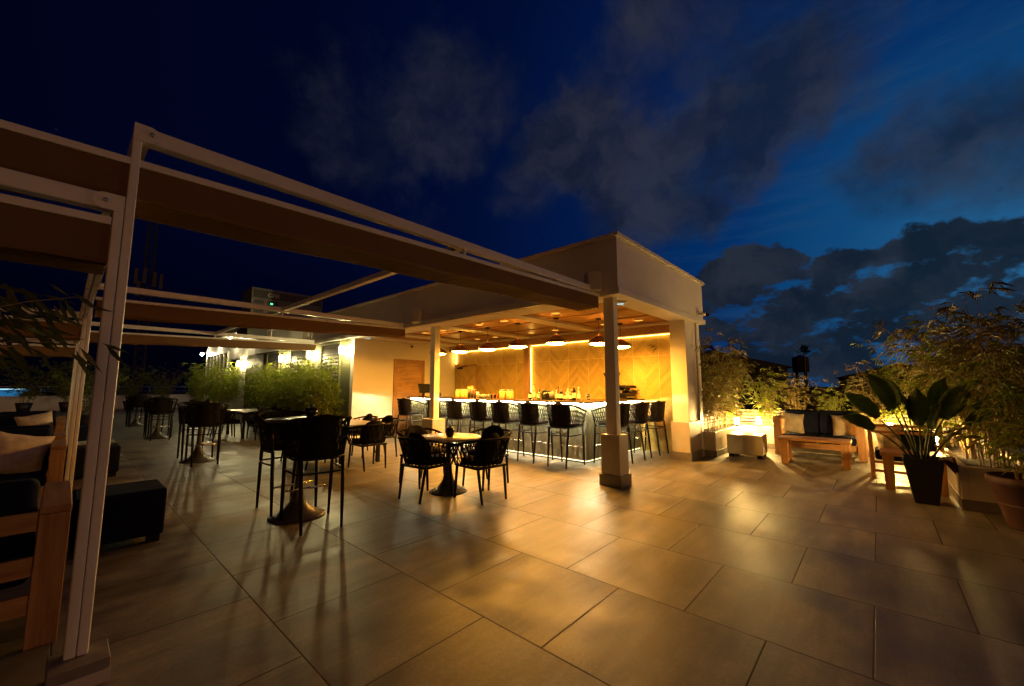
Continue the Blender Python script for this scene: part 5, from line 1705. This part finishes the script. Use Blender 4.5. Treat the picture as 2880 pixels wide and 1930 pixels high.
def house(x, y, w, d, z1, lab, pitch=0.0, rz=0.0):
    r = thing('dark_house', lab, 'house', (0, 0, 0), 0, 'unlit houses beyond the planters')
    MB().box(-w / 2, -d / 2, 0, w / 2, d / 2, 9 + z1).build('walls', FARW, r)
    z = 9 + z1
    if pitch:
        m = MB()
        m.add([(-w / 2 - .3, -d / 2 - .3, z), (w / 2 + .3, -d / 2 - .3, z), (w / 2 + .3, d / 2 + .3, z), (-w / 2 - .3, d / 2 + .3, z), (-w / 2 - .3, 0, z + pitch), (w / 2 + .3, 0, z + pitch)],
              [(0, 1, 5, 4), (2, 3, 4, 5), (0, 4, 3), (1, 2, 5), (3, 2, 1, 0)])
        m.build('roof', ROOFD, r)
    else:
        MB().box(-w / 2 - .15, -d / 2 - .15, z + .001, w / 2 + .15, d / 2 + .15, z + .25).build('roof', ROOFD, r)
    for k in (-1, 0, 1):
        MB().box(-w / 2 - .03, k * d / 4 - .5, z - 2.2, -w / 2 - .004, k * d / 4 + .5, z - .9).build('window', GLASSD, r)
    r.location, r.rotation_euler = (x, y, -9), (0, 0, rz)
    return r
house(27, 8.0, 8, 7, 2.4, 'gabled dark house just right of the white corner column', 1.0, .35)
house(46, 5.6, 10, 12, 1.2, 'flat dark house below the water tank', 0, .1)
house(50, -1.5, 9, 8, 2.2, 'dark house with a low gable right of the water tank', 1.2, .0)
house(44, -9.5, 12, 9, 3.6, 'dark square house behind the right bamboo', 0, -.1)
r = thing('chimney_pipe', 'crooked vent pipe on the gabled dark house roof', 'pipe', (25, 6.9, 3))
MB().tube([(25, 6.9, 2.2), (25, 6.9, 3.55), (25, 7.0, 3.75), (25, 7.35, 3.78), (25, 7.45, 3.62)], .10, 10).build('pipe', ROOFD, r)
r = thing('water_tank', 'dark rooftop water tank silhouetted against the twilight', 'water tank', (44, 5.0, 1.4))
MB().lathe([(.60, 2.75), (.63, 2.8), (.63, 3.95), (.58, 4.08), (.2, 4.2), (.18, 4.28), (0, 4.28)], 24, (44, 5.0, 0)).build('tank', ROOFD, r)
for a in range(4):
    MB().bar((44 + .45 * cos(a * pi / 2 + .7), 5.0 + .45 * sin(a * pi / 2 + .7), 1.4), (44 + .45 * cos(a * pi / 2 + .7), 5.0 + .45 * sin(a * pi / 2 + .7), 2.76), .12).build('leg', ROOFD, r)

def tree_mesh(seed, h, R, nleaf, leaf, th=.5):
    rnd = random.Random(seed)
    tr, cr = MB(), MB()
    tr.tube([(0, 0, 0), (.1, .05, h * .25), (.05, -.1, h * th), (0, .1, h * .8)], [.28, .22, .16, .06], 8)
    cl = []
    for k in range(14):
        a, e = rnd.uniform(0, 2 * pi), rnd.uniform(-.3, 1.2)
        rr = R * rnd.uniform(.35, .85)
        c = Vector((cos(a) * cos(e) * rr, sin(a) * cos(e) * rr, h * .72 + sin(e) * rr * .75))
        cl.append((c, R * rnd.uniform(.28, .5)))
        tr.tube([(0, 0, h * rnd.uniform(.35, .6)), tuple(c * .6 + Vector((0, 0, h * .2))), tuple(c)], [.09, .05, .02], 5)
    for k in range(nleaf):
        c, r0 = rnd.choice(cl)
        v = Vector((rnd.gauss(0, 1), rnd.gauss(0, 1), rnd.gauss(0, .8)))
        v = v.normalized() * r0 * (rnd.random() ** .45)
        p = c + v
        d = Vector((rnd.uniform(-1, 1), rnd.uniform(-1, 1), rnd.uniform(-1, .3))).normalized() * leaf * rnd.uniform(.6, 1.3)
        s = d.orthogonal().normalized() * leaf * .32
        cr.add([p, p + d * .5 - s, p + d, p + d * .5 + s], [(0, 1, 2, 3)])
    return tr, cr
TREES = []
for k, (h, R) in enumerate(((10.8, 3.2), (11.6, 4.0), (10.0, 2.6))):
    r = thing('leafy_tree', 'x', 'tree')
    a, b = tree_mesh(40 + k, h, R, 5200, .34)
    a.build('trunk', CULM, r)
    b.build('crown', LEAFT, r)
    TREES.append(Proto(r))
for k, (kind, x, y, s, lab) in enumerate([(0, 19.5, 4.6, .94, 'dark tree close behind the left bamboo clumps'), (2, 17.5, 2.6, .93, 'small dark tree beyond the planter corner lamp'), (1, 24, -1.0, .90, 'dark round tree past the middle of the garden sofa'),
        (0, 21, -3.6, .98, 'dark tree beyond the armchair'), (1, 16.5, -4.6, .95, 'broad dark tree behind the right bamboo'), (2, 13.5, -5.6, 1.07, 'dark tree crown at the right edge of the view'), (2, 34, 2.0, .98, 'small distant tree between the dark houses'),
        (1, 1.0, 46, .98, 'dim tree beyond the far parapet, left of the bare twigs'), (0, 6.5, 47, .95, 'dim tree beyond the far parapet near the annex'), (2, -4.5, 48, 1.06, 'dim tree rising over the blue lit building'), (1, -10.0, 47, 1.0, 'dim tree at the far left beyond the parapet'), (0, 11.0, 49, 1.0, 'dim tree behind the annex corner')]):
    TREES[kind].put((x, y, -9), k * 1.1, lab, 'dark trees beyond the terrace', s * (.84 if k < 7 else 1.0))
r = thing('rooftop_shrub', 'small dark tufted shrub silhouetted beside the rooftop tank', 'shrub', (43.4, 4.62, 1.4))
MB().tube([(43.4, 4.62, 1.4), (43.4, 4.62, 4.45)], [.07, .05], 6).build('stem', CULM, r)
q = MB()
for k in range(60):
    a, e = k * 2.399, random.uniform(-.5, 1.3)
    p = Vector((43.4 + random.uniform(-.2, .2), 4.62 + random.uniform(-.25, .25), 4.6 + random.uniform(-.2, .3)))
    d = Vector((cos(a) * cos(e), sin(a) * cos(e), sin(e))) * .38
    sd = d.orthogonal().normalized() * .07
    q.add([p - sd * .3, p + d * .5 - sd, p + d, p + d * .5 + sd], [(0, 1, 2, 3)])
q.build('foliage', LEAFT, r)
